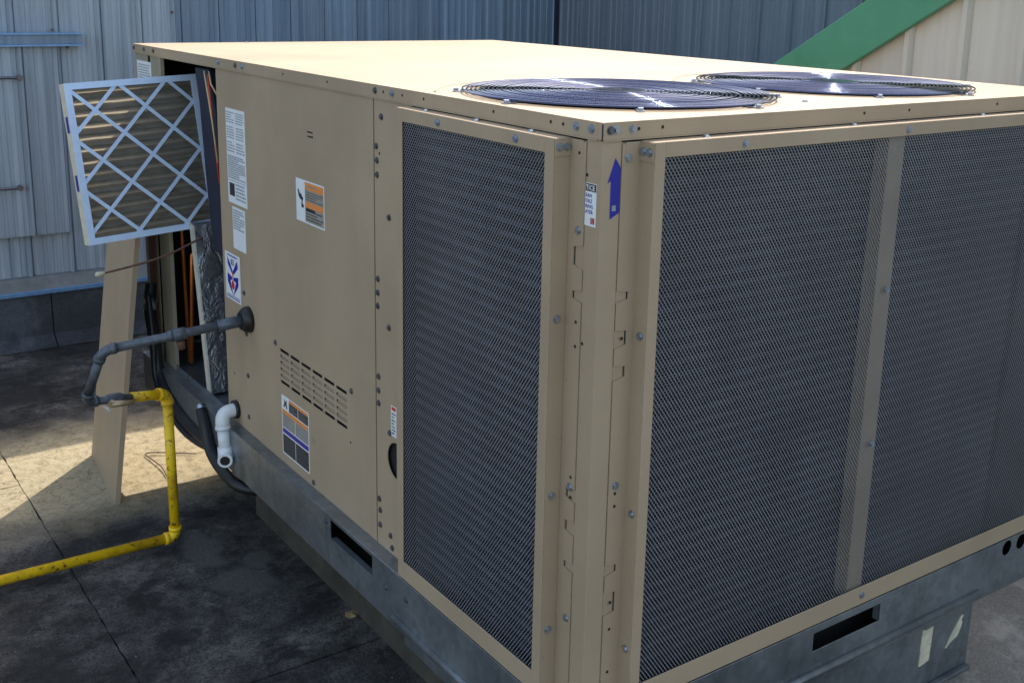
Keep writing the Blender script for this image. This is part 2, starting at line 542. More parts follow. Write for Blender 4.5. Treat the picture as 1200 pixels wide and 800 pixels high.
# ------------------------------------------------------------------ walls
def clad_panel_mesh(w, h, groove=True):
    """one cladding sheet along +u (x), facing -y, with a standing rib at its start and shallow flutes"""
    prof = [(0.0, 0.0), (0.010, -0.014), (0.021, -0.014), (0.0225, 0.009), (0.0305, 0.009), (0.0315, 0.0)] if groove else [(0.0, 0.0), (0.004, -0.012), (0.014, -0.012), (0.018, 0.0), (0.022, 0.0), (0.024, 0.0)]
    k = 3
    for i in range(k):
        c = 0.0315 + (w - 0.0315) * (i + 0.8) / (k + 0.6)
        prof += [(c - 0.013, 0.0), (c - 0.008, -0.0035), (c + 0.008, -0.0035), (c + 0.013, 0.0)]
    prof.append((w - 0.0015, 0.0))
    mb = MB()
    vs = [(u, d, 0) for u, d in prof] + [(u, d, h) for u, d in prof]
    n = len(prof)
    mb.add(vs, [(i, i + 1, n + i + 1, n + i) for i in range(n - 1)])
    back = [(0, 0.012, 0), (w - 0.0015, 0.012, 0), (w - 0.0015, 0.012, h), (0, 0.012, h)]
    mb.add(back, [(0, 1, 2, 3)])
    mb.add([vs[0], back[0], back[3], vs[n]], [(0, 1, 2, 3)])
    mb.add([vs[n - 1], back[1], back[2], vs[2 * n - 1]], [(0, 1, 2, 3)])
    return mb
WALL_H = 2.35
WZ0 = 0.345
WY = 4.30
back = thing("metal_wall", "blue-grey ribbed metal wall across the back behind the unit", "wall", (0.5, WY, 0))
src = clad_panel_mesh(0.198, WALL_H - WZ0).build("cladding_panel", M['clad'], None)
pm_back = src.data
bpy.data.objects.remove(src)
x = -0.074 - 0.198 * 30
while x < 3.11:
    o = place(pm_back, "cladding_panel", back, (x, WY, WZ0))
    if x < 0.65:                      # the older, paler sheets at the left
        o.material_slots[0].link = 'OBJECT'
        o.material_slots[0].material = M['clad_pale']
    x += 0.198
MB().box((-6.02, WY + 0.02, 0), (3.4, WY + 0.14, WALL_H - 0.002)).build("wall_core", M['felt_dark'], back)
MB().box((-6.02, WY - 0.03, WALL_H), (3.4, WY + 0.15, WALL_H + 0.04)).build("wall_capping", M['clad'], back, bevel=0.004)
# sloping sill flashing, blue edge strip and felt upstand
MB().prism([(-6.02, WY + 0.012, 0.352), (-6.02, WY - 0.028, 0.345), (-6.02, WY - 0.055, 0.286), (-6.02, WY + 0.012, 0.286)], (9.14, 0, 0)).build("sill_flashing", M['sill'], back)
MB().box((-6.02, WY - 0.060, 0.262), (3.10, WY - 0.001, 0.2855)).build("edge_strip", M['bluestrip'], back, bevel=0.003)
# felt upstand pieces with lapped joints
xs = [-6.02, -5.1, -4.2, -3.4, -2.6, -1.75, -0.86, 0.02, 0.90, 1.78, 3.10]
for a, c2 in zip(xs[:-1], xs[1:]):
    MB().prism([(a, WY, 0.261), (a, WY - 0.045, 0.261), (a, WY - 0.048, 0.055), (a, WY - 0.12, 0.004), (a, WY, 0.004)], (c2 - a - 0.006, 0, 0)).build("upstand_felt", M['felt_dark'], back)
# small nail heads on the cladding
nail = MB().tube([(0, 0, 0), (0, -0.004, 0)], 0.0065, 8).build("nail_head", M['rust'], None)
nm = nail.data; bpy.data.objects.remove(nail)
for px, pz in ((0.118, 1.535), (0.184, 1.452), (0.218, 0.70), (0.03, 0.93), (0.70, 1.62), (-0.045, 1.40), (0.31, 0.52), (0.19, 1.18)):
    place(nm, "nail_head", back, (px, WY - (0.021 if px in (0.118,) else 0.003), pz))

# plank door clad in the same metal, under a long drip cap
door = thing("wall_hatch", "ribbed metal hatch door under a long drip cap, left end of the back wall", "door", (-0.4, WY - 0.02, 0.55))
dsrc = clad_panel_mesh(0.186, 0.905).build("door_panel", M['clad_pale'], None)
dm = dsrc.data; bpy.data.objects.remove(dsrc)
for i in range(6):
    place(dm, "door_panel", door, (-0.055 - 0.186 * i, WY - 0.034, 0.556))
MB().box((-0.985, WY - 0.022, 0.552), (0.1315, WY - 0.0215 + 0.0, 1.4625)).box((0.1315, WY - 0.036, 0.552), (0.137, WY - 0.0225, 1.4625)).build("door_frame", M['clad'], door)
dc = MB().box((-1.1, WY - 0.065, 1.470), (0.242, WY - 0.022, 1.515)).build("drip_cap", M['clad'], door, bevel=0.002)
MB().box((-1.1, WY - 0.072, 1.5152), (0.242, WY - 0.022, 1.523)).box((-1.1, WY - 0.072, 1.461), (0.242, WY - 0.022, 1.4698)).build("cap_edge", M['bluestrip'], door)
for hz, hx in ((1.318, -0.052), (0.798, -0.088)):
    hb = MB().tube([(hx - 0.35, WY - 0.066, hz + 0.004), (hx - 0.01, WY - 0.066, hz), (hx + 0.004, WY - 0.05, hz)], 0.007, 8)
    hb.tube([(hx, WY - 0.052, hz), (hx, WY - 0.074, hz)], 0.014, 10)
    hb.build("latch_rod", M['dull_screw'], door)

# right-hand wall returning towards the viewer
RX = 3.13
right = thing("metal_side_wall", "dull blue metal wall turning towards the viewer behind the fans", "wall", (RX, 3, 0))
src = clad_panel_mesh(0.208, WALL_H, False).build("cladding_panel", M['clad_side'], None)
pm_r = src.data; bpy.data.objects.remove(src)
y = WY - 0.035
while y > 1.2:
    place(pm_r, "cladding_panel", right, (RX, y, 0), (0, 0, -math.pi / 2))
    y -= 0.208
MB().box((RX + 0.02, 1.0, 0), (RX + 0.14, WY + 0.017, WALL_H - 0.002)).build("wall_core", M['felt_dark'], right)
MB().box((RX - 0.03, 1.0, WALL_H), (RX + 0.15, WY - 0.033, WALL_H + 0.04)).build("wall_capping", M['clad'], right, bevel=0.004)
MB().box((RX - 0.03, WY - 0.034, 0.35), (RX - 0.002, WY - 0.002, WALL_H - 0.001)).build("corner_strip", M['navy'], right)

# pale shed gable with a green sloping trim
SX = 2.30
shed = thing("pale_shed", "pale cream ribbed gable wall under a sloping green trim board, right of the fans", "shed", (SX, 0.5, 0))
slope = 0.27 / 0.45
def rake(yv):
    return 1.49 + (1.71 - yv) * slope if yv > 0.10 else 1.49 + (1.71 - 0.10) * slope - (0.10 - yv) * slope
W2 = 0.221
y = 1.33 + W2 * 4
while y > -2.3:
    y1 = y - W2 + 0.0015
    prof = [(0.0, 0.0), (0.006, 0.018), (0.024, 0.018), (0.030, 0.0), (0.032, -0.006), (0.038, -0.006), (0.040, 0.0)]
    for i in range(0):
        c0 = 0.034 + (W2 - 0.034) * (i + 0.8) / 3.6
        prof += [(c0 - 0.013, 0.0), (c0 - 0.008, 0.003), (c0 + 0.008, 0.003), (c0 + 0.013, 0.0)]
    prof.append((W2 - 0.0015, 0.0))
    mb = MB()
    n = len(prof)
    lo = [(SX - d, y - u, 0) for u, d in prof]
    hi = [(SX - d, y - u, max(0.05, rake(y - u) - 0.06)) for u, d in prof]
    mb.add(lo + hi, [(i, i + 1, n + i + 1, n + i) for i in range(n - 1)])
    mb.add([(SX + 0.015, y, 0), (SX + 0.015, y1, 0), (SX + 0.015, y1, hi[-1][2]), (SX + 0.015, y, hi[0][2])], [(0, 1, 2, 3)])
    mb.build("cladding_panel", M['cream'], shed)
    y -= W2
poly = [(SX + 0.02, 2.6, 0), (SX + 0.02, -2.3, 0), (SX + 0.02, -2.3, rake(-2.3) - 0.07), (SX + 0.02, 0.10, rake(0.10) - 0.07), (SX + 0.02, 2.6, rake(2.6) - 0.07)]
MB().prism(poly, (0.6, 0, 0)).build("shed_core", M['tan_dull'], shed)
# green rake boards: face board and roof edge
def rake_board(ya, yb, name):
    za, zb = rake(ya), rake(yb)
    d = 0.205
    p = [(SX - 0.045, ya, za), (SX - 0.045, yb, zb), (SX - 0.045, yb, zb - d), (SX - 0.045, ya, za - d)]
    return MB().prism(p, (0.028, 0, 0)).build(name, M['green'], shed, bevel=0.003)
rake_board(2.6, 0.102, "rake_trim")
rake_board(0.098, -2.3, "rake_trim")
for ya, yb in ((2.6, 0.10), (0.10, -2.3)):
    MB().prism([(SX - 0.0165, ya, rake(ya) - 0.03), (SX - 0.0165, yb, rake(yb) - 0.03), (SX - 0.0165, yb, rake(yb) - 0.004), (SX - 0.0165, ya, rake(ya) - 0.004)], (0.8, 0, 0)).build("roof_slope", M['green'], shed)

# ------------------------------------------------------------------ roof curb and adapter
curb = MB()
curb.prism([(0.14, 0.10, 0.0), (1.36, 0.10, 0.0), (1.36, 1.96, 0.0), (0.14, 1.96, 0.0)], (0, 0, 0.298))
cb = curb.build("roof_curb", M['curb'], None, loc=(0.7, 1.0, 0))
tag(cb, "dark brown felt-covered curb under the air conditioner", "curb")

adp = thing("curb_adapter", "grey sheet metal skirt wrapped round the curb under the large coil side", "skirt", (0.6, 0.0, 0.1))
MB().box((-0.012, -0.012, 0.105), (1.262, -0.009, 0.318)).box((-0.012, -0.009, 0.250), (-0.009, 0.655, 0.318)).build("skirt_panel", M['galv'], adp)
MB().tube([(-0.040, 0.66, 0.326), (-0.040, -0.040, 0.326), (1.235, -0.040, 0.326)], 0.0105, 12).box((-0.036, -0.030, 0.3265), (1.235, -0.0005, 0.3285)).box((-0.030, 0.0, 0.3265), (-0.0005, 0.655, 0.3285)).build("skirt_ridge", M['galv'], adp)
MB().box((-0.028, -0.028, 0.094), (1.262, -0.013, 0.108)).build("skirt_lip", M['galv'], adp, bevel=0.003)
pp = [(1.053, 0.170), (1.091, 0.176), (1.096, 0.268), (1.070, 0.266), (1.054, 0.271)]
MB().prism([(a, -0.0155, c) for a, c in pp], (0, 0.003, 0)).build("paper_scrap", M['paper'], adp, label="narrow upright strip of cream paper")
pp = [(1.160, 0.184), (1.178, 0.196), (1.205, 0.205), (1.214, 0.22), (1.221, 0.238), (1.215, 0.247), (1.224, 0.257), (1.217, 0.258), (1.196, 0.236), (1.176, 0.210)]
MB().prism([(a, -0.0155, c) for a, c in pp], (0, 0.003, 0)).build("paper_scrap", M['paper'], adp, label="ragged torn scrap of cream paper")

# ------------------------------------------------------------------ the rooftop unit
UW, UL, UT = 1.50, 2.585, 1.558
unit = thing("rooftop_unit", "large tan packaged rooftop air conditioner with mesh coil guards and two round fan guards", "air conditioner", (0.75, 1.29, 0.30))
P = -0.0375
PZ0, PZ1 = 0.443, 1.534

# lid with two fan openings and folded flanges
FANS = [(0.355, 0.388), (1.037, 0.388)]
FR = 0.328
lid = sheet(rect(-0.004, -0.004, UW + 0.004, UL + 0.004), [circle(cx, cy, 0.305, 64) for cx, cy in FANS], lambda u, w, d: (u, w, UT - d), 0.002)
lidm = lid
lo = 1.529
lidm.box((-0.004, 0.0105, lo), (-0.002, UL + 0.002, UT - 0.0021)).box((-0.0035, -0.004, lo), (UW + 0.002, -0.002, UT - 0.0021))
lidm.box((UW + 0.002, -0.002, lo), (UW + 0.004, UL + 0.002, UT - 0.0021)).box((-0.004, UL + 0.002, lo), (UW + 0.004, UL + 0.004, UT - 0.0021))
lidm.box((-0.004, -0.0015, lo), (-0.002, 0.0100, UT - 0.0021))
lidm.build("lid", M['tan'], unit)
# turned-in lower lip
MB().box((-0.0035, 0.012, lo - 0.003), (0.006, UL, lo - 0.0003)).box((0.0, -0.0035, lo - 0.003), (UW, 0.006, lo - 0.0003)).build("lid_lip", M['tan'], unit)
MB().box((-0.0045, -0.0045, lo), (-0.0036, -0.0016, UT - 0.003)).build("seam_gap", M['shadow_gap'], unit)
# pressed ring round each fan
# (rings that would run off the lid are clipped to a rear arc)
for cx, cy in FANS:
    arc = [(cx + 0.385 * math.cos(t), cy + 0.385 * math.sin(t), UT - 0.001) for t in [math.radians(5 + 170 * i / 40) for i in range(41)]]
    arc = [p for p in arc if p[0] > 0.01]
    MB().tube(arc, 0.0032, 6).build("pressed_ring", M['tan'], unit)

# side panels, left face
def left(u, w, d):
    return (d, u, w)
slots = []
for r in range(6):
    for c in range(6):
        y1 = 1.380 - c * 0.0705
        zc = 0.783 - r * 0.0185
        slots.append([(y1, zc), (y1 - 0.060, zc), (y1 - 0.060, zc - 0.0095), (y1, zc - 0.0095)])
pan = sheet(rect(0.8135, PZ0, 1.537, PZ1), slots, left, 0.002)
pan.build("side_panel", M['tan'], unit)
lv = MB()
for r in (1, 2, 3, 4):
    for c in range(6):
        y1 = 1.380 - c * 0.0705
        zc = 0.783 - r * 0.0185
        lv.prism([(0.0024, y1 - 0.0605, zc - 0.0088), (0.008, y1 - 0.0605, zc - 0.0042), (0.009, y1 - 0.0605, zc - 0.0052), (0.0034, y1 - 0.0605, zc - 0.0098)], (0, 0.061, 0))
lv.build("vent_louvre", M['tan'], unit)
sheet(rect(1.538, PZ0, 1.800, PZ1), [circle(1.602, 0.808, 0.034, 24), circle(1.728, 0.487, 0.024, 24)], lambda u, w, d: (d + 0.0008, u, w), 0.002).build("filter_side_panel", M['tan'], unit)
MB().box((0.003, 1.5375, PZ0), (0.018, 1.7985, PZ1)).box((0.012, 0.815, PZ0), (0.018, 1.5365, PZ1)).build("panel_lining", M['dark'], unit)
hole = [(0.711 + 0.045 * math.sin(t), 0.69 + 0.045 * -math.cos(t)) for t in [math.pi * i / 14 for i in range(15)]]
sheet(rect(0.6405, PZ0, 0.8085, PZ1), [hole], left, 0.002).build("corner_panel", M['tan'], unit)
MB().box((0.010, 0.662, PZ0), (0.014, 0.8075, PZ1)).build("panel_lining", M['dark'], unit)
MB().box((0.006, 0.8088, PZ0), (0.009, 0.8132, PZ1)).build("seam_gap", M['shadow_gap'], unit)

# corner post and its fastening flanges
cp = MB().prism([(0.0, 0.0, PZ0), (0.0415, 0.0, PZ0), (0.0415, 0.003, PZ0), (0.003, 0.003, PZ0), (0.003, 0.0415, PZ0), (0.0, 0.0415, PZ0)], (0, 0, PZ1 - PZ0))
cp.build("corner_post", M['tan'], unit, bevel=0.0012)
MB().box((0.0018, 0.0428, PZ0), (0.004, 0.100, PZ1 - 0.012)).build("post_flange", M['tan'], unit)
MB().box((0.0428, 0.0018, PZ0), (0.100, 0.004, PZ1 - 0.012)).build("post_flange", M['tan'], unit)
MB().box((0.0050, 0.0400, PZ0), (0.007, 0.045, PZ1)).box((0.0400, 0.0050, PZ0), (0.045, 0.007, PZ1)).build("seam_gap", M['shadow_gap'], unit)
# folded cover plates over the post flanges, their edges notched
def plate(notches, side):
    e0, e1, z0, z1 = 0.0428, 0.0690, PZ0 + 0.002, PZ1 - 0.014
    path = [(0.0855, z1), (e0, z1)]
    for za, zb in sorted(notches, reverse=True):
        path += [(e0, za), (e1, za - 0.004), (e1, zb), (e0, zb - 0.005)]
    path += [(e0, z0), (0.0855, z0)]
    f = (lambda u, w, d: (d, u, w)) if side == 'L' else (lambda u, w, d: (u, d, w))
    sheet(path, [], lambda u, w, d: f(u, w, d - 0.0012), 0.0026).build("flange_plate", M['tan'], unit)
    for za, zb in notches:
        # the open slit left by each notch
        MB().prism([f(e1 - 0.0028, za - 0.004, 0.0012), f(e1 - 0.0003, za - 0.004, 0.0012), f(e1 - 0.0003, zb - 0.001, 0.0012), f(e1 - 0.0028, zb - 0.001, 0.0012)], Vector(f(0, 0, 0.0005)) - Vector(f(0, 0, 0.0))).build("joint_slot", M['shadow_gap'], unit)
NL = [(1.339, 1.302), (1.259, 1.242), (0.884, 0.863), (0.820, 0.797), (0.738, 0.722)]
NR = [(1.263, 1.246), (1.192, 1.163), (1.126, 1.103), (0.740, 0.722), (0.684, 0.640)]
plate(NL, 'L')
plate(NR, 'R')

# coil guard frames
def coil_frame_left():
    y0, y1, z0, z1 = 0.086, 0.640, 0.4455, 1.524
    iy0, iy1, iz0, iz1 = 0.112, 0.615, 0.490, 1.496
    t = 0.0025
    fr = MB()
    fr.box((P, iy1, z0), (P + t, y1, z1)).box((P, y0, z0), (P + t, iy0, z1))
    fr.box((P + 0.0002, iy0, iz1), (P + t, iy1, z1)).box((P + 0.0002, iy0, z0), (P + t, iy1, iz0))
    fr.box((P + t, y0, z1 - t), (-0.0002, y1, z1 - 0.0003)).box((P + t, y0, z0), (-0.0002, y1, z0 + t))
    fr.box((P + t, y1 - t, z0 + t), (-0.0002, y1 - 0.0003, z1 - t)).box((P + t, y0 + 0.0003, z0 + t), (0.0015, y0 + t, z1 - t))
    fr.build("guard_frame", M['tan'], unit, bevel=0.0012)
    MB().box((P + 0.002, y0 - 0.0025, 1.493), (0.0012, y0 - 0.0002, 1.5225)).box((-0.0016, 0.050, 1.4925), (0.0010, y0 - 0.0028, 1.5225)).build("corner_tab", M['tan'], unit)
coil_frame_left()
def coil_frame_right():
    x0, x1, z0, z1 = 0.084, 1.490, 0.4455, 1.524
    ix0, ix1, iz0, iz1 = 0.108, 1.462, 0.4905, 1.497
    t = 0.0025
    fr = MB()
    fr.box((ix1, P, z0), (x1, P + t, z1)).box((x0, P, z0), (ix0, P + t, z1))
    fr.box((ix0, P + 0.0002, iz1), (ix1, P + t, z1)).box((ix0, P + 0.0002, z0), (ix1, P + t, iz0))
    fr.box((x0, P + t, z1 - t), (x1, -0.0002, z1 - 0.0003)).box((x0, P + t, z0), (x1, -0.0002, z0 + t))
    fr.box((x1 - t, P + t, z0 + t), (x1 - 0.0003, -0.0002, z1 - t)).box((x0 + 0.0003, P + t, z0 + t), (x0 + t, 0.0015, z1 - t))
    fr.build("guard_frame", M['tan'], unit, bevel=0.0012)
    MB().box((x0 - 0.0025, P + 0.002, 1.490), (x0 - 0.0002, 0.0012, 1.5225)).box((0.050, -0.0016, 1.488), (x0 - 0.0028, 0.0010, 1.5225)).build("corner_tab", M['tan'], unit)
    MB().box((0.727, P + 0.012, iz0 - 0.02), (0.776, P + 0.015, iz1 + 0.02)).box((0.7245, P + 0.012, iz0 - 0.02), (0.7268, P + 0.046, iz1 + 0.02)).build("guard_mullion", M['tan'], unit)
coil_frame_right()

# expanded metal: thousands of six-sided openings
def guard_mesh(name, u0, u1, z0, z1, side):
    pu, h1, h2 = 0.0083, 0.0041, 0.0016
    pv = h1 + h2
    nu = int((u1 - u0) / pu) + 1
    nv = int((z1 - z0) / pv) + 1
    ii, jj = np.meshgrid(np.arange(nu), np.arange(nv), indexing='ij')
    cu = (u0 + ii * pu + (jj % 2) * pu / 2).ravel()
    cv = (z0 + jj * pv).ravel()
    hx = np.array([0, pu / 2, pu / 2, 0, -pu / 2, -pu / 2]); hy = np.array([h1, h2, -h2, -h1, -h2, h2])
    k = 0.73
    ou = cu[:, None] + hx; ov = cv[:, None] + hy
    iu = cu[:, None] + hx * k; iv = cv[:, None] + hy * (k + 0.03)
    dep_o = np.zeros_like(ou)
    dep_i = np.broadcast_to(np.array([0.0012, 0.0008, -0.0003, -0.0008, -0.0003, 0.0008]), iu.shape)
    ou = np.clip(ou, u0, u1); iu = np.clip(iu, u0, u1); ov = np.clip(ov, z0, z1); iv = np.clip(iv, z0, z1)
    uu = np.concatenate([ou, iu], 1).ravel(); vv = np.concatenate([ov, iv], 1).ravel(); dd = np.concatenate([dep_o, dep_i], 1).ravel()
    base = P + 0.0045
    L = np.array(WLOC[unit.name])
    if side == 'L':
        co = np.stack([base + dd, uu, vv], 1)
    else:
        co = np.stack([uu, base + dd, vv], 1)
    co = (co - L).astype(np.float32)
    n = len(cu)
    q = np.array([[a, (a + 1) % 6, 6 + (a + 1) % 6, 6 + a] for a in range(6)])
    if side == 'L':
        q = q[:, ::-1]
    faces = (np.arange(n)[:, None, None] * 12 + q[None]).reshape(-1, 4)
    me = bpy.data.meshes.new(name)
    me.vertices.add(len(co)); me.vertices.foreach_set("co", co.ravel())
    me.loops.add(faces.size); me.loops.foreach_set("vertex_index", faces.ravel().astype(np.int32))
    me.polygons.add(len(faces))
    me.polygons.foreach_set("loop_start", np.arange(0, faces.size, 4, dtype=np.int32))
    me.materials.append(M['guard'])
    me.update(); me.validate()
    o = bpy.data.objects.new(name, me)
    COL.objects.link(o); o.parent = unit; o['kind'] = 'stuff'
    return o
guard_mesh("expanded_metal_guard", 0.110, 0.618, 0.487, 1.499, 'L')
guard_mesh("expanded_metal_guard", 0.106, 1.465, 0.487, 1.500, 'R')

# coils behind the guards: fin pack with tube rows
cl = MB().box((0.012, 0.10, PZ0), (0.05, 0.66, PZ1))
for i in range(40):
    z = 0.47 + i * 0.0262
    cl.box((0.0070, 0.102, z), (0.0119, 0.658, z + 0.010), 1)
cl.build("condenser_coil", [M['coil'], M['coiltube']], unit)
cl = MB().box((0.10, 0.012, PZ0), (1.295, 0.05, PZ1)).box((1.325, 0.012, PZ0), (1.49, 0.05, PZ1))
for i in range(40):
    z = 0.47 + i * 0.0262
    cl.box((0.102, 0.0070, z), (1.293, 0.0119, z + 0.010), 1)
cl.build("condenser_coil", [M['coil'], M['coiltube_dark']], unit)
MB().box((P + 0.009, 0.6345, PZ0 + 0.01), (0.0090, 0.6368, PZ1 - 0.02)).box((0.0521, 0.10, PZ0), (0.054, 0.66, PZ1)).box((0.10, 0.0521, PZ0), (1.49, 0.054, PZ1)).build("coil_backing", M['dark'], unit)

# far sides, inner walls and floor
MB().box((UW - 0.002, 0.003, PZ0), (UW, UL, PZ1)).box((0.004, UL - 0.002, PZ0), (UW - 0.003, UL, PZ1)).build("rear_panel", M['tan'], unit)
MB().box((UW - 0.02, 0.06, PZ0 + 0.01), (UW - 0.003, UL - 0.01, PZ1 - 0.01)).box((0.03, UL - 0.02, PZ0 + 0.01), (UW - 0.03, UL - 0.003, PZ1 - 0.01)).build("panel_lining", M['dark'], unit)
MB().box((0.02, 1.775, PZ0 + 0.012), (UW - 0.03, 1.785, PZ1 - 0.003)).box((0.50, 1.79, PZ0 + 0.012), (0.51, UL - 0.03, PZ1 - 0.003)).build("partition", M['dark'], unit)
MB().box((0.004, 1.79, UT - 0.010), (UW - 0.03, UL - 0.03, UT - 0.004)).build("lid_lining", M['dark'], unit)
MB().box((0.0, 0.06, 0.430), (UW, UL, 0.4425)).build("base_pan", M['galv'], unit)

# rear jamb with label, filter slot and rusty runner
MB().box((0.0, 2.306, PZ0), (0.002, 2.415, PZ1)).box((0.0, 2.44, PZ0), (0.002, UL - 0.003, PZ1)).box((0.002, 2.306, PZ0), (0.012, 2.308, PZ1)).build("rear_jamb", M['tan_dull'], unit)
MB().box((0.012, 2.41, PZ0), (0.016, 2.445, PZ1 - 0.005)).build("filter_slot", M['dark'], unit)
MB().box((-0.004, 2.462, 0.50), (-0.0005, 2.535, 1.30)).build("filter_runner", M['rust'], unit)

# base rail
def railL(u, w, d):
    return (P + d, u, w)
def railR(u, w, d):
    return (u, P + d, w)
RZ0, RZ1 = 0.303, 0.4425
r1 = sheet(rect(P + 0.003, RZ0, UL - 0.02, RZ1), [rect(0.768, 0.380, 0.998, 0.433)], railL, 0.003)
r1.box((P + 0.003, 0.642, RZ1 - 0.003), (0.0, UL - 0.02, RZ1 - 0.0002)).box((P + 0.003, P + 0.004, RZ0), (0.02, UL - 0.02, RZ0 + 0.003))
r1.build("base_rail", M['galv'], unit, bevel=0.0008)
r2 = sheet(rect(P, RZ0, 1.49, RZ1), [rect(0.612, 0.380, 0.838, 0.424), circle(1.345, 0.4165, 0.0205, 24), circle(1.408, 0.4165, 0.0205, 24)], railR, 0.003)
r2.box((P, P + 0.003, RZ0), (1.49, 0.02, RZ0 + 0.003))
r2.build("base_rail", M['galv'], unit, bevel=0.0008)
MB().box((0.03, 0.03, RZ0 + 0.004), (0.034, UL - 0.03, 0.4295)).box((0.035, 0.03, RZ0 + 0.004), (1.48, 0.034, 0.4295)).box((1.45, 0.04, RZ0), (1.48, UL - 0.03, 0.4295)).box((1.4805, -0.033, RZ0 + 0.004), (1.487, 0.039, 0.4295)).build("rail_backing", M['shadow_gap'], unit)
# bright cut edges of the fork slots
MB().box((P - 0.001, 0.768, 0.3775), (P + 0.018, 0.998, 0.3798)).build("slot_lip", M['galv'], unit)
MB().box((0.838, P - 0.001, 0.380), (0.842, P + 0.018, 0.4235)).build("slot_lip", M['galv'], unit)
# inner lip of the rail at the open bay
MB().box((0.001, 1.80, 0.443), (0.0045, 2.30, 0.462)).build("rail_lip", M['galv'], unit)

# fan guards: concentric chrome wire rings on radial rods
for cx, cy in FANS:
    z = UT + 0.0065
    g = MB()
    k = 30
    for i in range(k):
        r = 0.062 + (FR - 0.062) * i / (k - 1)
        n = 96
        wz = rng.uniform(-0.0007, 0.0007); wt = rng.uniform(0, 6.28); wa = rng.uniform(0.0, 0.0007)
        g.tube([(cx + r * math.cos(2 * math.pi * t / n), cy + r * math.sin(2 * math.pi * t / n), z + wz + wa * math.sin(2 * math.pi * t / n + wt) + 0.002 * (1 - (r / FR) ** 2)) for t in range(n)], 0.0021, 6, closed=True)
    g.build("guard_rings", M['chrome'], unit)
    for a in range(8):
        t = math.radians(a * 45 + 12)
        p0 = (cx + 0.05 * math.cos(t), cy + 0.05 * math.sin(t), z - 0.0003); p1 = (cx + (FR + 0.004) * math.cos(t), cy + (FR + 0.004) * math.sin(t), z - 0.0042)
        MB().tube([p0, p1], 0.0028, 8).build("guard_rod", M['chrome'], unit)
    MB().tube([(cx, cy, z + 0.0005), (cx, cy, z + 0.004)], 0.060, 40).build("guard_hub", M['chrome'], unit)
    MB().tube([(cx + 0.298 * math.cos(2 * math.pi * t / 64), cy + 0.298 * math.sin(2 * math.pi * t / 64), UT - 0.012) for t in range(64)], 0.006, 8, closed=True).build("orifice_ring", M['dark'], unit)
    for a in range(8):
        t = math.radians(a * 45 + 12)
        c2, s2 = math.cos(t), math.sin(t)
        q = V((cx + (FR + 0.002) * c2, cy + (FR + 0.002) * s2, UT))
        e1 = V((c2, s2, 0)); e2 = V((-s2, c2, 0))
        cb2 = MB().obox(q - e1 * 0.012 - e2 * 0.007 + V((0, 0, 0.0002)), e1 * 0.03, e2 * 0.014, V((0, 0, 0.003)))
        cb2.obox(q - e1 * 0.012 - e2 * 0.007 + V((0, 0, 0.0033)), e1 * 0.008, e2 * 0.014, V((0, 0, 0.004)))
        cb2.tube([q + e1 * 0.011 + V((0, 0, 0.0032)), q + e1 * 0.011 + V((0, 0, 0.008))], 0.0055, 6)
        cb2.build("guard_clip", M['zinc'], unit)
    fb = MB().tube([(cx, cy, UT - 0.16), (cx, cy, UT - 0.05)], 0.06, 20)
    for a in range(4):
        t = a * math.pi / 2 + 0.4
        e1 = V((math.cos(t), math.sin(t), 0)); e2 = V((-math.sin(t), math.cos(t), 0))
        o = V((cx, cy, UT - 0.10))
        vs = [o + e1 * 0.06 - e2 * 0.05 + V((0, 0, -0.03)), o + e1 * 0.285 - e2 * 0.10 + V((0, 0, -0.03)), o + e1 * 0.285 + e2 * 0.10 + V((0, 0, 0.03)), o + e1 * 0.06 + e2 * 0.05 + V((0, 0, 0.03))]
        fb.prism(vs, (0, 0, 0.003))
    fb.build("fan", M['blade'], unit)
MB().box((0.06, 0.06, UT - 0.42), (1.45, 0.70, UT - 0.415)).box((0.06, 0.70, UT - 0.42), (1.45, 0.705, UT - 0.004)).build("plenum", M['dark'], unit)

# ------------------------------------------------------------------ screws
def screw_mesh(name, mat, r=0.0058, h=0.004):
    mb = MB()
    mb.tube([(0, 0, 0), (0, 0, 0.0012)], r * 1.35, 12)
    mb.tube([(0, 0, 0.0012), (0, 0, h)], [r, r * 0.92], 6)
    for i in range(len(mb.sm)):
        mb.sm[i] = False
    o = mb.build(name, mat, None)
    me = o.data
    bpy.data.objects.remove(o)
    return me
sc_z = screw_mesh("screw", M['zinc'])
sc_d = screw_mesh("screw", M['dull_screw'])
hole_m = MB().tube([(0, 0, 0), (0, 0, 0.0004)], 0.0032, 10).build("screw_hole", M['shadow_gap'], None)
hm = hole_m.data; bpy.data.objects.remove(hole_m)
ROT_L = (0, -math.pi / 2, 0)     # axis towards -x
ROT_R = (math.pi / 2, 0, 0)      # axis towards -y
def scr(side, u, z, off=0.0, kind='z'):
    me = {'z': sc_z, 'd': sc_d, 'h': hm}[kind]
    nmn = 'screw_hole' if kind == 'h' else 'screw'
    if side == 'L':
        place(me, nmn, unit, (off, u, z), (random.uniform(0, 1) * 0, -math.pi / 2, 0))
    else:
        place(me, nmn, unit, (u, off, z), ROT_R)
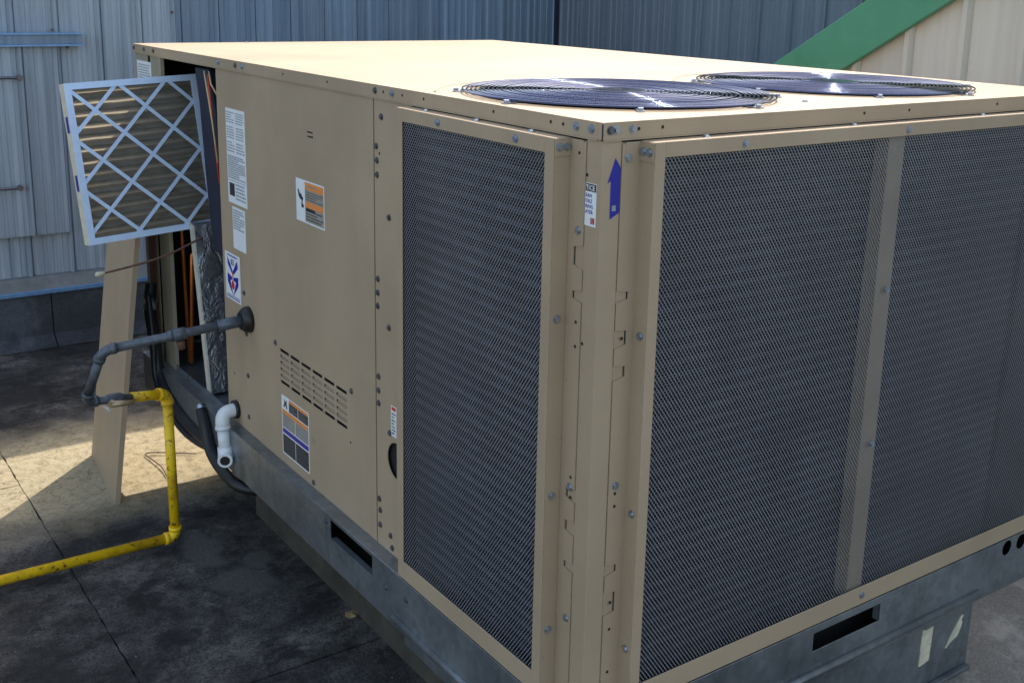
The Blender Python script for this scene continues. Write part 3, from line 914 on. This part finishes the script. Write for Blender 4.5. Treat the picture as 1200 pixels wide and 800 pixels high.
# lid flange
for u, k in ((2.573, 'd'), (2.461, 'd'), (2.360, 'd'), (1.761, 'z'), (1.628, 'd'), (1.578, 'z'), (1.299, 'h'), (1.038, 'h'), (0.795, 'd'), (0.757, 'h'), (0.717, 'z'), (0.672, 'h'), (0.582, 'h'), (0.322, 'h'), (0.141, 'h'), (0.105, 'h'), (0.068, 'z'), (0.026, 'z')):
    scr('L', u, 1.5445, -0.0041, k)
for u, k in ((0.012, 'd'), (0.025, 'z'), (0.061, 'z'), (0.074, 'h'), (0.128, 'h'), (0.666, 'h'), (0.81, 'h'), (1.124, 'h')):
    scr('R', u, 1.5445, -0.0041, k)
# corner panel beside the seam
for u, z in ((0.774, 1.488), (0.796, 1.388), (0.796, 1.355), (0.741, 1.266), (0.796, 1.112), (0.797, 1.079), (0.798, 1.047), (0.744, 1.008), (0.796, 0.875), (0.797, 0.84), (0.797, 0.808), (0.743, 0.751), (0.797, 0.563), (0.793, 0.535), (0.794, 0.496), (0.742, 0.489), (0.734, 0.46), (0.799, 1.42)):
    scr('L', u, z, 0.0, 'd')
scr('L', 0.784, 1.405, -0.0002, 'h')
for u, z in ((1.635, 0.881), (1.627, 0.757), (1.625, 0.627), (1.630, 0.494), (1.409, 0.79), (0.940, 0.793), (1.174, 0.458)):
    scr('L', u, z, 0.0008 if u > 1.537 else 0.0, 'd')
for u, z in ((0.949, 0.654), (1.137, 1.40), (1.74, 0.60)):
    scr('L', u, z, -0.0002 if u < 1.5 else 0.0006, 'h')
# two short pressed slots and a bigger plug
MB().box((-0.0003, 1.135, 1.4085), (0.001, 1.168, 1.4125)).box((-0.0003, 1.135, 1.397), (0.001, 1.166, 1.401)).build("pressed_slot", M['shadow_gap'], unit)
MB().tube([(0.001, 1.168, 0.581), (-0.0012, 1.168, 0.581)], 0.010, 16).build("hole_plug", M['tan_dull'], unit)
# guard frames and tabs
scr('L', 0.470, 1.5095, P, 'z'); scr('L', 0.20, 1.5095, P, 'z')
for zz in (1.20, 0.86, 0.585):
    o = place(sc_z, "screw", unit, (-0.020, 0.0858, zz), (math.pi / 2, 0, 0))
    o = place(sc_z, "screw", unit, (0.0838, -0.020, zz - 0.02), (0, -math.pi / 2, 0))
for dx in (-0.026, -0.010):
    place(sc_z, "screw", unit, (dx, 0.0834, 1.508), (math.pi / 2, 0, 0))
    place(sc_z, "screw", unit, (0.0814, dx, 1.506), (0, -math.pi / 2, 0))
for u, z, k in ((0.057, 1.365, 'z'), (0.057, 0.885, 'z'), (0.055, 0.62, 'z'), (0.055, 0.905, 'h'), (0.055, 0.865, 'h'), (0.055, 1.20, 'h'), (0.055, 1.155, 'h'), (0.06, 1.50, 'h')):
    scr('L', u, z, -0.0012 if k == 'z' else -0.0013, k)
for u, z, k in ((0.056, 1.495, 'z'), (0.058, 0.895, 'z'), (0.058, 0.88, 'h'), (0.058, 0.855, 'h'), (0.058, 1.175, 'h'), (0.058, 0.66, 'h'), (0.058, 0.605, 'h'), (0.058, 0.515, 'h')):
    scr('R', u, z, -0.0012 if k == 'z' else -0.0013, k)
scr('L', 0.0385, 1.465, -0.0002, 'h'); scr('L', 0.0365, 1.165, -0.0002, 'h')
for u, z in ((0.770, 1.5095), (0.752, 1.175), (0.752, 0.83), (0.766, 0.468), (0.30, 1.5095), (1.2, 1.5095)):
    scr('R', u, z, P if z > 1.5 or z < 0.5 else P + 0.0035, 'z')
# screw heads standing on the lid top
for x0, y0 in ((0.401, 2.56), (0.082, 0.52), (0.62, 0.11)):
    place(sc_z, "screw", unit, (x0, y0, UT))
for y0 in (0.36, 0.18, 0.55):
    place(sc_z, "screw", unit, (-0.018, y0, 1.5237))
for x0 in (0.22, 0.62, 1.05):
    place(sc_z, "screw", unit, (x0, -0.018, 1.5237))
# rail screws
for y0, z0 in ((0.70, 0.385), (1.02, 0.42), (0.60, 0.40)):
    scr('L', y0, z0, P, 'd')

# ------------------------------------------------------------------ labels
def text_mesh(body, size):
    cu = bpy.data.curves.new("t", 'FONT')
    cu.body = body; cu.size = size; cu.resolution_u = 2
    cu.offset = size * 0.018
    ob = bpy.data.objects.new("t", cu)
    COL.objects.link(ob)
    me = bpy.data.meshes.new_from_object(ob)
    vs = [(v.co.x, v.co.y) for v in me.vertices]; fs = [tuple(p.vertices) for p in me.polygons]
    bpy.data.objects.remove(ob); bpy.data.curves.remove(cu); bpy.data.meshes.remove(me)
    return vs, fs

class Label:
    """printed sticker: u to the reader's right, v up, in metres from the lower-left corner"""
    def __init__(s, side, u0, z0, w, h, off=0.0):
        s.side, s.u0, s.z0, s.w, s.h, s.off = side, u0, z0, w, h, off
        s.mb = MB(); s.mats = []; s.lay = 0
    def mi(s, m):
        if m not in s.mats:
            s.mats.append(m)
        return s.mats.index(m)
    def pt(s, u, v, d):
        if s.side == 'L':
            return (s.off - d, s.u0 - u, s.z0 + v)
        return (s.u0 + u, s.off - d, s.z0 + v)
    def poly(s, pts, m, lay=1):
        d = 0.0004 + 0.00022 * lay
        s.mb.add([s.pt(u, v, d) for u, v in pts], [tuple(range(len(pts)))], s.mi(m))
    def base(s, m):
        k = [(0, 0), (s.w, 0), (s.w, s.h), (0, s.h)]
        s.mb.prism([s.pt(u, v, 0.0001) for u, v in k], V(s.pt(0, 0, 0.0004)) - V(s.pt(0, 0, 0.0)), s.mi(m))
    def rect(s, u0, v0, u1, v1, m, lay=1):
        s.poly([(u0, v0), (u1, v0), (u1, v1), (u0, v1)], m, lay)
    def lines(s, u0, v0, u1, v1, n, m, lay=2, fill=0.45, seed=1):
        rg = random.Random(seed)
        st = (v1 - v0) / n
        for i in range(n):
            u = u0
            end = u1 - (u1 - u0) * rg.choice([0, 0, 0.1, 0.35])
            while u < end - 0.003:
                l = rg.uniform(0.004, 0.014)
                s.rect(u, v0 + st * (i + 0.25), min(u + l, end), v0 + st * (i + 0.25 + fill), m, lay)
                u += l + 0.0022
    def text(s, body, u, v, size, m, lay=3):
        vs, fs = text_mesh(body, size)
        d = 0.0004 + 0.00022 * lay
        s.mb.add([s.pt(u + a, v + b2, d) for a, b2 in vs], fs, s.mi(m))
    def build(s, name, label):
        return s.mb.build(name, [M[k] for k in s.mats], unit, label=label)

# long spec label by the open bay
L = Label('L', 1.731, 1.140, 0.145, 0.278, 0.0008)
L.base('white')
for k, (v0, v1, n) in enumerate(((0.235, 0.270, 5), (0.190, 0.228, 5), (0.150, 0.184, 4))):
    L.lines(0.006, v0, 0.066, v1, n, 'greyink', seed=k + 3); L.lines(0.076, v0, 0.138, v1, n, 'greyink', seed=k + 13)
L.lines(0.006, 0.072, 0.138, 0.142, 11, 'greyink', fill=0.62, seed=21)
L.rect(0.012, 0.022, 0.052, 0.060, 'ink', 2); L.lines(0.06, 0.012, 0.136, 0.064, 5, 'greyink', seed=4)
L.rect(0.006, 0.0665, 0.139, 0.0685, 'greyink', 2)
L.build("spec_label", "long white printed data label")
L = Label('L', 1.705, 1.004, 0.098, 0.126, 0.0008)
L.base('white'); L.lines(0.005, 0.058, 0.092, 0.120, 8, 'greyink', seed=8, fill=0.55)
L.build("paper_label", "plain white label with its lower half blank")
# blue and red arrow label
L = Label('L', 1.781, 0.836, 0.119, 0.146, 0.0008)
L.base('white')
w, h = L.w, L.h
def q(pts):
    return [(a * w, c * h) for a, c in pts]
L.poly(q([(0.14, 0.90), (0.30, 0.80), (0.50, 0.62), (0.46, 0.56), (0.18, 0.74)]), 'blueink')
L.poly(q([(0.82, 0.90), (0.68, 0.78), (0.50, 0.62), (0.56, 0.56), (0.86, 0.74)]), 'blueink')
L.poly(q([(0.14, 0.55), (0.44, 0.50), (0.44, 0.43), (0.32, 0.42), (0.50, 0.10), (0.14, 0.36)]), 'blueink')
L.poly(q([(0.86, 0.55), (0.54, 0.50), (0.54, 0.43), (0.70, 0.42), (0.50, 0.10), (0.86, 0.36)]), 'blueink')
L.poly(q([(0.46, 0.62), (0.54, 0.62), (0.52, 0.42), (0.48, 0.42)]), 'redink', 2)
L.poly(q([(0.50, 0.44), (0.60, 0.38), (0.60, 0.29), (0.50, 0.23), (0.40, 0.29), (0.40, 0.38)]), 'redink', 2)
for a, c in ((0.93, 0.950), (0.86, 0.90)):
    pass
L.rect(0.14 * w, 0.93 * h, 0.84 * w, 0.955 * h, 'blueink', 2)
for c in (0.76, 0.805, 0.85):
    L.rect(0.40 * w, c * h, 0.62 * w, (c + 0.022) * h, 'ink', 2)
L.rect(0.40 * w, 0.76 * h, 0.44 * w, 0.872 * h, 'ink', 2)
L.rect(0.06 * w, 0.040 * h, 0.94 * w, 0.062 * h, 'blueink', 2); L.rect(0.06 * w, 0.085 * h, 0.94 * w, 0.10 * h, 'blueink', 2)
L.build("arrow_label", "white label with blue arrows pointing down round a red drop")
# warning label in the middle of the panel
L = Label('L', 1.243, 1.173, 0.168, 0.111)
L.base('white')
L.rect(0.055, 0.004, 0.164, 0.107, 'khaki', 1)
L.rect(0.055, 0.088, 0.164, 0.107, 'orange', 2)
L.rect(0.055, 0.042, 0.164, 0.057, 'orange', 2)
L.lines(0.060, 0.060, 0.160, 0.086, 4, 'ink', 3, seed=2, fill=0.3); L.lines(0.060, 0.008, 0.160, 0.038, 4, 'ink', 3, seed=5, fill=0.4)
L.rect(0.060, 0.034, 0.115, 0.041, 'ink', 3); L.lines(0.062, 0.092, 0.15, 0.103, 1, 'khaki', 3, seed=9)
L.poly([(0.010, 0.082), (0.016, 0.084), (0.022, 0.074), (0.032, 0.072), (0.044, 0.062), (0.040, 0.056), (0.026, 0.058), (0.016, 0.066)], 'ink', 2)
L.poly([(0.030, 0.050), (0.046, 0.046), (0.048, 0.040), (0.034, 0.036)], 'ink', 2)
L.rect(0.034, 0.058, 0.040, 0.050, 'ink', 2)
L.build("warning_label", "orange and tan warning label with a pictogram on white")
# wiring / safety label below the louvres
L = Label('L', 1.378, 0.472, 0.180, 0.176)
L.base('white')
L.rect(0.004, 0.004, 0.088, 0.060, 'ink', 1); L.rect(0.091, 0.004, 0.176, 0.060, 'ink', 1)
L.rect(0.004, 0.064, 0.176, 0.078, 'blueink', 1)
L.rect(0.004, 0.081, 0.088, 0.122, 'khaki', 1); L.rect(0.091, 0.081, 0.176, 0.122, 'khaki', 1)
L.rect(0.004, 0.122, 0.176, 0.134, 'orange', 1)
L.rect(0.050, 0.137, 0.108, 0.164, 'ink', 1); L.rect(0.111, 0.137, 0.176, 0.164, 'ink', 1)
L.rect(0.050, 0.164, 0.176, 0.173, 'orange', 1)
L.lines(0.008, 0.084, 0.084, 0.120, 6, 'greyink', 2, seed=31); L.lines(0.095, 0.084, 0.172, 0.120, 6, 'greyink', 2, seed=32)
L.lines(0.054, 0.140, 0.104, 0.162, 4, 'greyink', 2, seed=33, fill=0.25); L.lines(0.115, 0.140, 0.172, 0.162, 4, 'greyink', 2, seed=34, fill=0.25)
L.lines(0.008, 0.008, 0.084, 0.056, 7, 'greyink', 2, seed=35, fill=0.10); L.lines(0.095, 0.008, 0.172, 0.056, 7, 'greyink', 2, seed=36, fill=0.10)
L.poly([(0.012, 0.142), (0.020, 0.142), (0.026, 0.152), (0.032, 0.142), (0.040, 0.142), (0.034, 0.158), (0.038, 0.168), (0.028, 0.160), (0.016, 0.168), (0.020, 0.156)], 'ink', 2)
L.build("safety_label", "large black orange and blue safety label below the louvres")
# small red-topped label by the left coil
L = Label('L', 0.737, 0.748, 0.026, 0.075)
L.base('white'); L.rect(0.003, 0.064, 0.023, 0.073, 'redink', 1); L.lines(0.004, 0.004, 0.023, 0.06, 7, 'ink', 2, seed=17)
L.build("small_label", "small white label with a red top")
# NOTICE label tucked under the post joint and the blue arrow
L = Label('L', 0.0415, 1.378, 0.030, 0.074)
L.base('white'); L.rect(0.0008, 0.060, 0.0292, 0.073, 'ink', 1); L.text("TICE", 0.0014, 0.0625, 0.0118, 'white', 2)
for i, t in enumerate(("EAN", "OILS", "RING", "ATER")):
    L.text(t, 0.0012, 0.0500 - i * 0.0095, 0.0088, 'blueink', 2)
L.rect(0.016, 0.004, 0.027, 0.015, 'redink', 1); L.lines(0.016, 0.004, 0.027, 0.015, 3, 'greyink', 2, seed=3)
L.build("notice_label", "small white NOTICE sticker on the corner post")
L = Label('R', 0.012, 1.392, 0.03, 0.106)
L.poly([(0.008, 0.0), (0.0285, 0.010), (0.0285, 0.088), (0.0165, 0.105), (0.0008, 0.063), (0.008, 0.066)], 'blueink', 0)
L.rect(0.012, 0.014, 0.021, 0.024, 'greyink', 1)
L.build("arrow_sticker", "deep blue arrow sticker pointing up")
L = Label('L', 2.562, 1.395, 0.155, 0.108)
L.base('white'); L.lines(0.012, 0.02, 0.145, 0.10, 9, 'greyink', 2, seed=41, fill=0.4)
L.build("jamb_label", "white printed label on the rear jamb")

# ------------------------------------------------------------------ inside the open bay
def tube_part(name, pts, r, mat, parent, n=12, label=None):
    return MB().tube(pts, r, n).build(name, mat, parent, label=label)
tube_part("copper_tube", [(0.06, 2.335, 0.455), (0.06, 2.355, 0.93), (0.06, 2.36, 1.30)], 0.0070, M['copper'], unit)
tube_part("copper_tube", [(0.06, 2.315, 0.455), (0.06, 2.26, 0.86), (0.10, 2.255, 0.90)], 0.0070, M['copper'], unit)
# foil-faced insulation panel leaning in the bay
fy0, fz0, fy1, fz1 = 1.985, 0.452, 2.085, 1.0
d = V((0, fy1 - fy0, fz1 - fz0))
MB().obox((0.012, fy0, fz0), (0.26, 0, 0), (0, 0.028, 0.004), d).build("foil_panel", M['foil'], unit)
MB().obox((0.006, fy0 - 0.004, fz0), (0.0058, 0, 0), (0, 0.032, 0.004), d).build("foil_panel_edge", M['foiledge'], unit)
# navy insulation flap
cur = [(2.015, 1.515), (1.985, 1.40), (1.965, 1.25), (1.945, 1.10), (1.915, 0.95)]
cur2 = [(1.815, 0.95), (1.822, 1.10), (1.836, 1.25), (1.855, 1.38), (1.895, 1.515)]
MB().prism([(0.012, a, c) for a, c in cur + cur2], (0.03, 0, 0)).build("insulation_flap", M['navy'], unit, bevel=0.006)
tube_part("loose_wire", [(0.008, 1.885, 1.50), (0.004, 1.862, 1.43), (0.006, 1.842, 1.30), (0.008, 1.822, 1.18)], 0.0032, M['wire_red'], unit, 6)
tube_part("loose_wire", [(0.004, 1.905, 1.51), (0.000, 1.872, 1.45), (0.002, 1.846, 1.36), (0.008, 1.830, 1.24)], 0.0028, M['wire_tan'], unit, 6)
tube_part("loose_wire", [(0.010, 1.88, 1.51), (0.002, 1.845, 1.475), (0.006, 1.808, 1.445)], 0.0028, M['wire_tan'], unit, 6)
tube_part("drain_hose", [(0.05, 2.10, 0.90), (0.045, 2.075, 0.70), (0.045, 2.045, 0.46)], 0.008, M['black'], unit, 8)

# ------------------------------------------------------------------ pulled-out air filter
FO = V((-0.343, 2.160, 1.462))
FX = V((0.9947, 0.0949, 0.0385)); FY = V((-0.0878, 0.9838, -0.1564)); FZ = V((-0.0527, 0.1522, 0.9869))
FW, FH, FT = 0.425, 0.498, 0.045
flt = thing("air_filter", "pale blue framed pleated air filter sticking out of the open bay", "air filter", FO - FZ * FH)
def fp(u, v, d=0.0):
    return FO + FX * u - FZ * v + FY * d
bw = 0.020
fr = MB()
for (u0, v0, u1, v1) in ((0, 0, FW, bw), (0, FH - bw, FW, FH), (0, bw, bw, FH - bw), (FW - bw, bw, FW, FH - bw)):
    fr.obox(fp(u0, v1, 0), FX * (u1 - u0), FY * 0.0022, FZ * (v1 - v0))
fr.build("filter_frame", M['card'], flt)
fe = MB()
for (u0, v0, u1, v1) in ((0.0, 0.0, FW, 0.003), (0.0, FH - 0.003, FW, FH), (0.0, 0.003, 0.003, FH - 0.003), (FW - 0.003, 0.003, FW, FH - 0.003)):
    fe.obox(fp(u0, v1, 0.0024), FX * (u1 - u0), FY * (FT - 0.0024), FZ * (v1 - v0))
fe.build("filter_side", M['cardedge'], flt)
for dy in (0.10, 0.28):
    MB().obox(fp(-0.0006, dy + 0.05, 0.012), FX * 0.0005, FY * 0.02, FZ * 0.05).build("filter_print", M['blueink'], flt)
# diagonal lattice of cardboard strips
def clip_line(u, v, du, dv):
    lo, hi = -9.0, 9.0
    for p, dd, a, c in ((u, du, bw * 0.8, FW - bw * 0.8), (v, dv, bw * 0.8, FH - bw * 0.8)):
        t0, t1 = (a - p) / dd, (c - p) / dd
        if t0 > t1:
            t0, t1 = t1, t0
        lo, hi = max(lo, t0), min(hi, t1)
    return lo, hi
for sgn in (1, -1):
    for k in range(-5, 7):
        u, v, du, dv = 0.003 + 0.1605 * k, 0.010, 0.0803 * sgn, 0.0775
        t0, t1 = clip_line(u, v, du, dv)
        if t1 - t0 < 0.15:
            continue
        a = fp(u + du * t0, v + dv * t0, 0.0012 if sgn > 0 else 0.0026); c = fp(u + du * t1, v + dv * t1, 0.0012 if sgn > 0 else 0.0026)
        along = c - a
        side = along.normalized().cross(FY).normalized() * 0.0115
        MB().obox(a - side / 2, along, side, FY * 0.0012).build("lattice_strip", M['card'], flt)
# pleats
pl = MB()
np_ = 13
rg0 = random.Random(5)
pts = []
for i in range(np_ * 2 + 1):
    pts.append((bw * 0.6 + (FH - bw * 1.2) * i / (np_ * 2), 0.008 if i % 2 == 0 else FT - 0.006))
ns_ = 10
for i, (v, dd) in enumerate(pts):
    row = []
    for j in range(ns_ + 1):
        jv = 0 if i in (0, len(pts) - 1) else rg0.uniform(-0.0010, 0.0010)
        jd = 0 if i in (0, len(pts) - 1) else rg0.uniform(-0.0015, 0.0015)
        row.append(fp(0.006 + (FW - 0.012) * j / ns_, v + jv, dd + jd))
    pl.v += [tuple(q_) for q_ in row]
k_ = ns_ + 1
for i in range(len(pts) - 1):
    for j in range(ns_):
        pl.f.append((i * k_ + j, i * k_ + j + 1, (i + 1) * k_ + j + 1, (i + 1) * k_ + j)); pl.m.append(0); pl.sm.append(False)
pl.build("pleated_media", M['pleat'], flt)

# ------------------------------------------------------------------ access panel leaning on the rear corner
B0 = V((-0.197, 2.763, 0.0)); B1 = V((-0.243, 2.285, 0.0))
T0 = V((-0.062, 2.755, 1.05)); ed = (B1 - B0)
upv = T0 - B0
nrm = ed.cross(upv).normalized()
if nrm.x < 0:
    nrm = -nrm
ap = thing("access_panel", "tan sheet metal access panel standing on the roof, leaning on the unit", "metal panel", (B0 + B1) / 2)
mb = MB().obox(B0, ed, upv, nrm * 0.002)
mb.build("panel_face", M['tan'], ap)
e = ed.normalized(); uq = upv.normalized()
mb = MB().obox(B1 - e * 0.002 + nrm * 0.0021, e * 0.002, upv, nrm * 0.015).obox(B0 + nrm * 0.0021, e * 0.002, upv, nrm * 0.015)
mb.obox(B0 + nrm * 0.0021 + e * 0.0021, ed - e * 0.0045, uq * 0.002, nrm * 0.015).obox(B0 + nrm * 0.0021 + e * 0.0021 + upv - uq * 0.002, ed - e * 0.0045, uq * 0.002, nrm * 0.015)
mb.build("panel_flange", M['tan'], ap)
MB().obox(B0 + nrm * 0.0021 + e * 0.003 + uq * 0.01, ed - e * 0.006, upv - uq * 0.02, nrm * 0.012).build("panel_insulation", M['dark'], ap)

# ------------------------------------------------------------------ gas piping
gas = thing("gas_pipe", "grey gas pipe from the unit joined to a rusty yellow pipe along the roof", "gas pipe", (-0.16, 1.88, 0.0))
PR = 0.0155; PG = 0.0132
g0 = V((-0.01, 1.602, 0.808)); g1 = V((-0.397, 1.70, 0.752)); g2 = V((-0.432, 1.785, 0.578)); g3 = V((-0.167, 1.880, 0.522)); g4 = V((-0.164, 1.880, 0.037)); g5 = V((-2.2, 1.892, 0.045))
def fitting(name, a, bb, c, r, mat, leg=0.045, parent=gas):
    """threaded elbow with thicker collars"""
    a, bb, c = V(a), V(bb), V(c)
    d1 = (a - bb).normalized(); d2 = (c - bb).normalized()
    path = [bb + d1 * leg] + arc_path(a, bb, c, leg * 0.8, 9) + [bb + d2 * leg]
    mb = MB().tube(path, r * 1.12, 18)
    mb.tube([bb + d1 * leg, bb + d1 * (leg - 0.014)], r * 1.28, 18).tube([bb + d2 * leg, bb + d2 * (leg - 0.014)], r * 1.28, 18)
    return mb.build(name, mat, parent)
tube_part("pipe", [g0 + (g1 - g0) * 0.10, g0 + (g1 - g0) * 0.93], PG, M['greypipe'], gas, 18, "grey pipe leaving the unit")
dd = (g1 - g0).normalized()
tube_part("coupling", [g0 + dd * 0.012, g0 + dd * 0.082], PG * 1.32, M['greypipe'], gas, 18)
tube_part("wall_flange", [g0 + V((0.012, 0, 0)), g0 + V((-0.004, 0, 0)), g0 + V((-0.018, 0, 0))], [0.040, 0.038, 0.026], M['black'], gas, 20)
un = g0 + (g1 - g0) * 0.47
mb = MB().tube([un - dd * 0.018, un + dd * 0.018], PG * 1.45, 8).tube([un + dd * 0.018, un + dd * 0.034], PG * 1.25, 18)
mb.build("union", M['greypipe'], gas)
MB().tube([un + V((0.0, 0, -0.02)), un + V((0.004, -0.004, -0.045))], [0.013, 0.010], 8).build("drip_plug", M['rust'], gas)
fitting("elbow", g0, g1, g2, PG, M['greypipe'], 0.038)
tube_part("pipe", [g1 + (g2 - g1) * 0.2, g1 + (g2 - g1) * 0.8], PG, M['greypipe'], gas, 18, "short grey drop pipe")
fitting("elbow", g1, g2, g3, PG, M['greypipe'], 0.036)
d2 = (g3 - g2).normalized(); ln = (g3 - g2).length
tube_part("nipple", [g2 + d2 * 0.03, g2 + d2 * 0.16], PG * 0.92, M['greypipe'], gas, 18)
vb = MB().tube([g2 + d2 * 0.072, g2 + d2 * 0.082, g2 + d2 * 0.115, g2 + d2 * 0.125], [PG * 1.1, PG * 1.4, PG * 1.4, PG * 1.1], 8)
vb.build("valve", M['greypipe'], gas)
vs_ = g2 + d2 * 0.098
MB().tube([vs_, vs_ + V((-0.02, -0.03, -0.004))], 0.010, 10).tube([vs_ + V((-0.018, -0.028, -0.004)), vs_ + V((0.05, -0.022, -0.012))], [0.011, 0.008], 8).build("valve_handle", M['brass'], gas)
MB().prism([vs_ - d2 * 0.05 + V((0, -0.022, -0.012)), vs_ - d2 * 0.028 + V((0, -0.022, -0.016)), vs_ - d2 * 0.020 + V((0, -0.024, -0.055)), vs_ - d2 * 0.026 + V((0, -0.024, -0.030))], (0.001, 0.001, 0)).build("tape_tail", M['white'], gas)
tube_part("pipe", [g2 + d2 * 0.155, g2 + d2 * (ln - 0.03)], PR, M['yellow'], gas, 18, "short yellow pipe at the valve")
fitting("elbow", g2, g3, g4, PR, M['yellow'], 0.036)
tube_part("pipe", [g3 + (g4 - g3) * 0.07, g3 + (g4 - g3) * 0.93], PR, M['yellow'], gas, 18, "upright yellow riser")
fitting("elbow", g3, g4, g5, PR, M['yellow'], 0.036)
tube_part("pipe", [g4 + (g5 - g4).normalized() * 0.03, g5], PR, M['yellow'], gas, 18, "yellow pipe lying along the roof")

# ------------------------------------------------------------------ PVC drain
dr = thing("drain_pipe", "short white plastic condensate drain elbow on the side of the unit", "drain pipe", (-0.05, 1.70, 0.35))
p0 = V((0.004, 1.728, 0.487)); p1 = V((-0.052, 1.722, 0.487)); p2 = V((-0.052, 1.702, 0.352)); p3 = V((-0.080, 1.640, 0.350))
MB().tube([p0, p0 + (p1 - p0) * 0.35] + arc_path(p0, p1, p2, 0.03, 9) + [p1 + (p2 - p1) * 0.36], 0.0215, 20).tube([p1 + (p2 - p1) * 0.30, p1 + (p2 - p1) * 0.38], 0.0238, 20).build("elbow", M['pvc'], dr)
MB().tube([p1 + (p2 - p1) * 0.36, p1 + (p2 - p1) * 0.86], 0.0185, 20).build("pipe", M['pvc'], dr)
pth = [p1 + (p2 - p1) * 0.78] + arc_path(p1, p2, p3, 0.024, 8) + [p2 + (p3 - p2).normalized() * 0.034]
MB().tube(pth, 0.0225, 20).build("elbow", M['pvc'], dr)
tip = p2 + (p3 - p2).normalized() * 0.034; dq = (p3 - p2).normalized()
MB().tube([tip - dq * 0.001, tip + dq * 0.0006], 0.0150, 18).build("outlet_bore", M['shadow_gap'], dr)
tube_part("grommet", [(-0.001, 1.728, 0.487), (-0.012, 1.728, 0.487)], 0.029, M['black'], dr, 18)

# ------------------------------------------------------------------ black cables
def smooth_path(pts, n=8):
    pts = [V(p) for p in pts]
    out = []
    for i in range(len(pts) - 1):
        p0 = pts[max(i - 1, 0)]; p1 = pts[i]; p2 = pts[i + 1]; p3 = pts[min(i + 2, len(pts) - 1)]
        for t in [k / n for k in range(n)]:
            out.append(0.5 * ((2 * p1) + (p2 - p0) * t + (2 * p0 - 5 * p1 + 4 * p2 - p3) * t * t + (3 * p1 - p0 - 3 * p2 + p3) * t ** 3))
    out.append(pts[-1])
    return out
hs = thing("black_hose", "thick black hose looping down below the white drain elbow", "hose", (-0.05, 1.75, 0.3))
tube_part("hose", smooth_path([(-0.053, 1.905, 0.440), (-0.056, 1.870, 0.395), (-0.056, 1.822, 0.325), (-0.05, 1.735, 0.288), (-0.035, 1.64, 0.272), (0.03, 1.588, 0.262), (0.13, 1.55, 0.262)]), 0.0180, M['black'], hs, 14)
tube_part("hose_cap", [(-0.053, 1.903, 0.437), (-0.051, 1.912, 0.452)], 0.015, M['zinc'], hs, 14)
cd = thing("power_conduit", "black flexible conduit hanging along the rear of the base rail", "conduit", (-0.04, 2.3, 0.35))
tube_part("conduit", smooth_path([(-0.02, 2.475, 0.72), (-0.04, 2.440, 0.64), (-0.045, 2.385, 0.53), (-0.045, 2.350, 0.42), (-0.045, 2.235, 0.362), (-0.042, 2.05, 0.330), (-0.03, 1.88, 0.325), (0.03, 1.76, 0.29)]), 0.021, M['black'], cd, 14)
tube_part("fitting", [(-0.030, 2.452, 0.668), (-0.036, 2.444, 0.650), (-0.039, 2.436, 0.632)], 0.026, M['zinc'], cd, 10)
tube_part("cable", smooth_path([(-0.05, 2.42, 0.70), (-0.055, 2.37, 0.55), (-0.062, 2.33, 0.40), (-0.06, 2.14, 0.315), (-0.045, 1.96, 0.300), (0.02, 1.84, 0.285)]), 0.011, M['black'], cd, 10)

# thin control wire pulled out of the bay
cw = thing("control_wire", "thin dark wire drawn out of the bay below the filter, ending in a pale plug", "wire", (-0.2, 2.0, 0.9))
tube_part("wire", smooth_path([(0.008, 2.0, 0.978), (-0.008, 2.0, 0.971), (-0.10, 2.0, 0.935), (-0.205, 2.0, 0.913), (-0.305, 2.0, 0.899)]), 0.0035, M['rust'], cw, 8)
tube_part("plug", [(-0.300, 2.0, 0.900), (-0.318, 2.0, 0.897), (-0.326, 2.0, 0.900)], [0.006, 0.0085, 0.006], M['paper'], cw, 10)

# small things lying about
kw = MB().tube(smooth_path([(-0.03, 2.645, 0.006), (0.0, 2.640, 0.010), (0.138, 2.55, 0.006)]), 0.0022, 6).tube(smooth_path([(-0.03, 2.645, 0.007), (-0.015, 2.50, 0.010), (-0.022, 2.41, 0.006)]), 0.0022, 6)
kw2 = kw.build("bent_wire", M['rust'], None, loc=(0, 2.55, 0)); tag(kw2, "thin bent wire lying on the sunlit roof behind the yellow riser", "wire")
lf = MB()
cs = [(0.0, 0.020), (0.016, 0.014), (0.024, 0.002), (0.017, -0.010), (0.006, -0.020), (-0.010, -0.014), (-0.021, -0.004), (-0.013, 0.010)]
lf.add([(0.120, 1.205, 0.013)] + [(0.120 + a, 1.205 + c * 1.2, 0.004 + 0.010 * ((i * 37) % 5) / 5) for i, (a, c) in enumerate(cs)], [(0, i + 1, (i + 1) % 8 + 1) for i in range(8)])
lfo = lf.build("dry_leaf", M['leaf'], None, loc=(0.12, 1.205, 0)); tag(lfo, "crumpled tan dry leaf on the dark roof beside the curb", "leaf")
# loose grit and pebbles
rg = random.Random(11)
gm = MB()
for i in range(350):
    x = rg.uniform(-1.4, 0.12); y = rg.uniform(0.7, 4.1)
    s = rg.choice([0.0008, 0.0010, 0.0012, 0.002]) * rg.uniform(0.7, 1.3)
    vs = [(x + s * a * rg.uniform(.7, 1.3), y + s * c * rg.uniform(.7, 1.3), z * s) for a, c, z in ((1, 0, .3), (0, 1, .3), (-1, 0, .3), (0, -1, .3), (0, 0, 1.1), (0, 0, -0.2))]
    gm.add(vs, [(0, 1, 4), (1, 2, 4), (2, 3, 4), (3, 0, 4), (1, 0, 5), (2, 1, 5), (3, 2, 5), (0, 3, 5)])
gr = gm.build("grit", M['tan_dull'], None); gr['kind'] = 'stuff'; gr['label'] = "loose grit scattered over the roof felt"; gr['category'] = "grit"
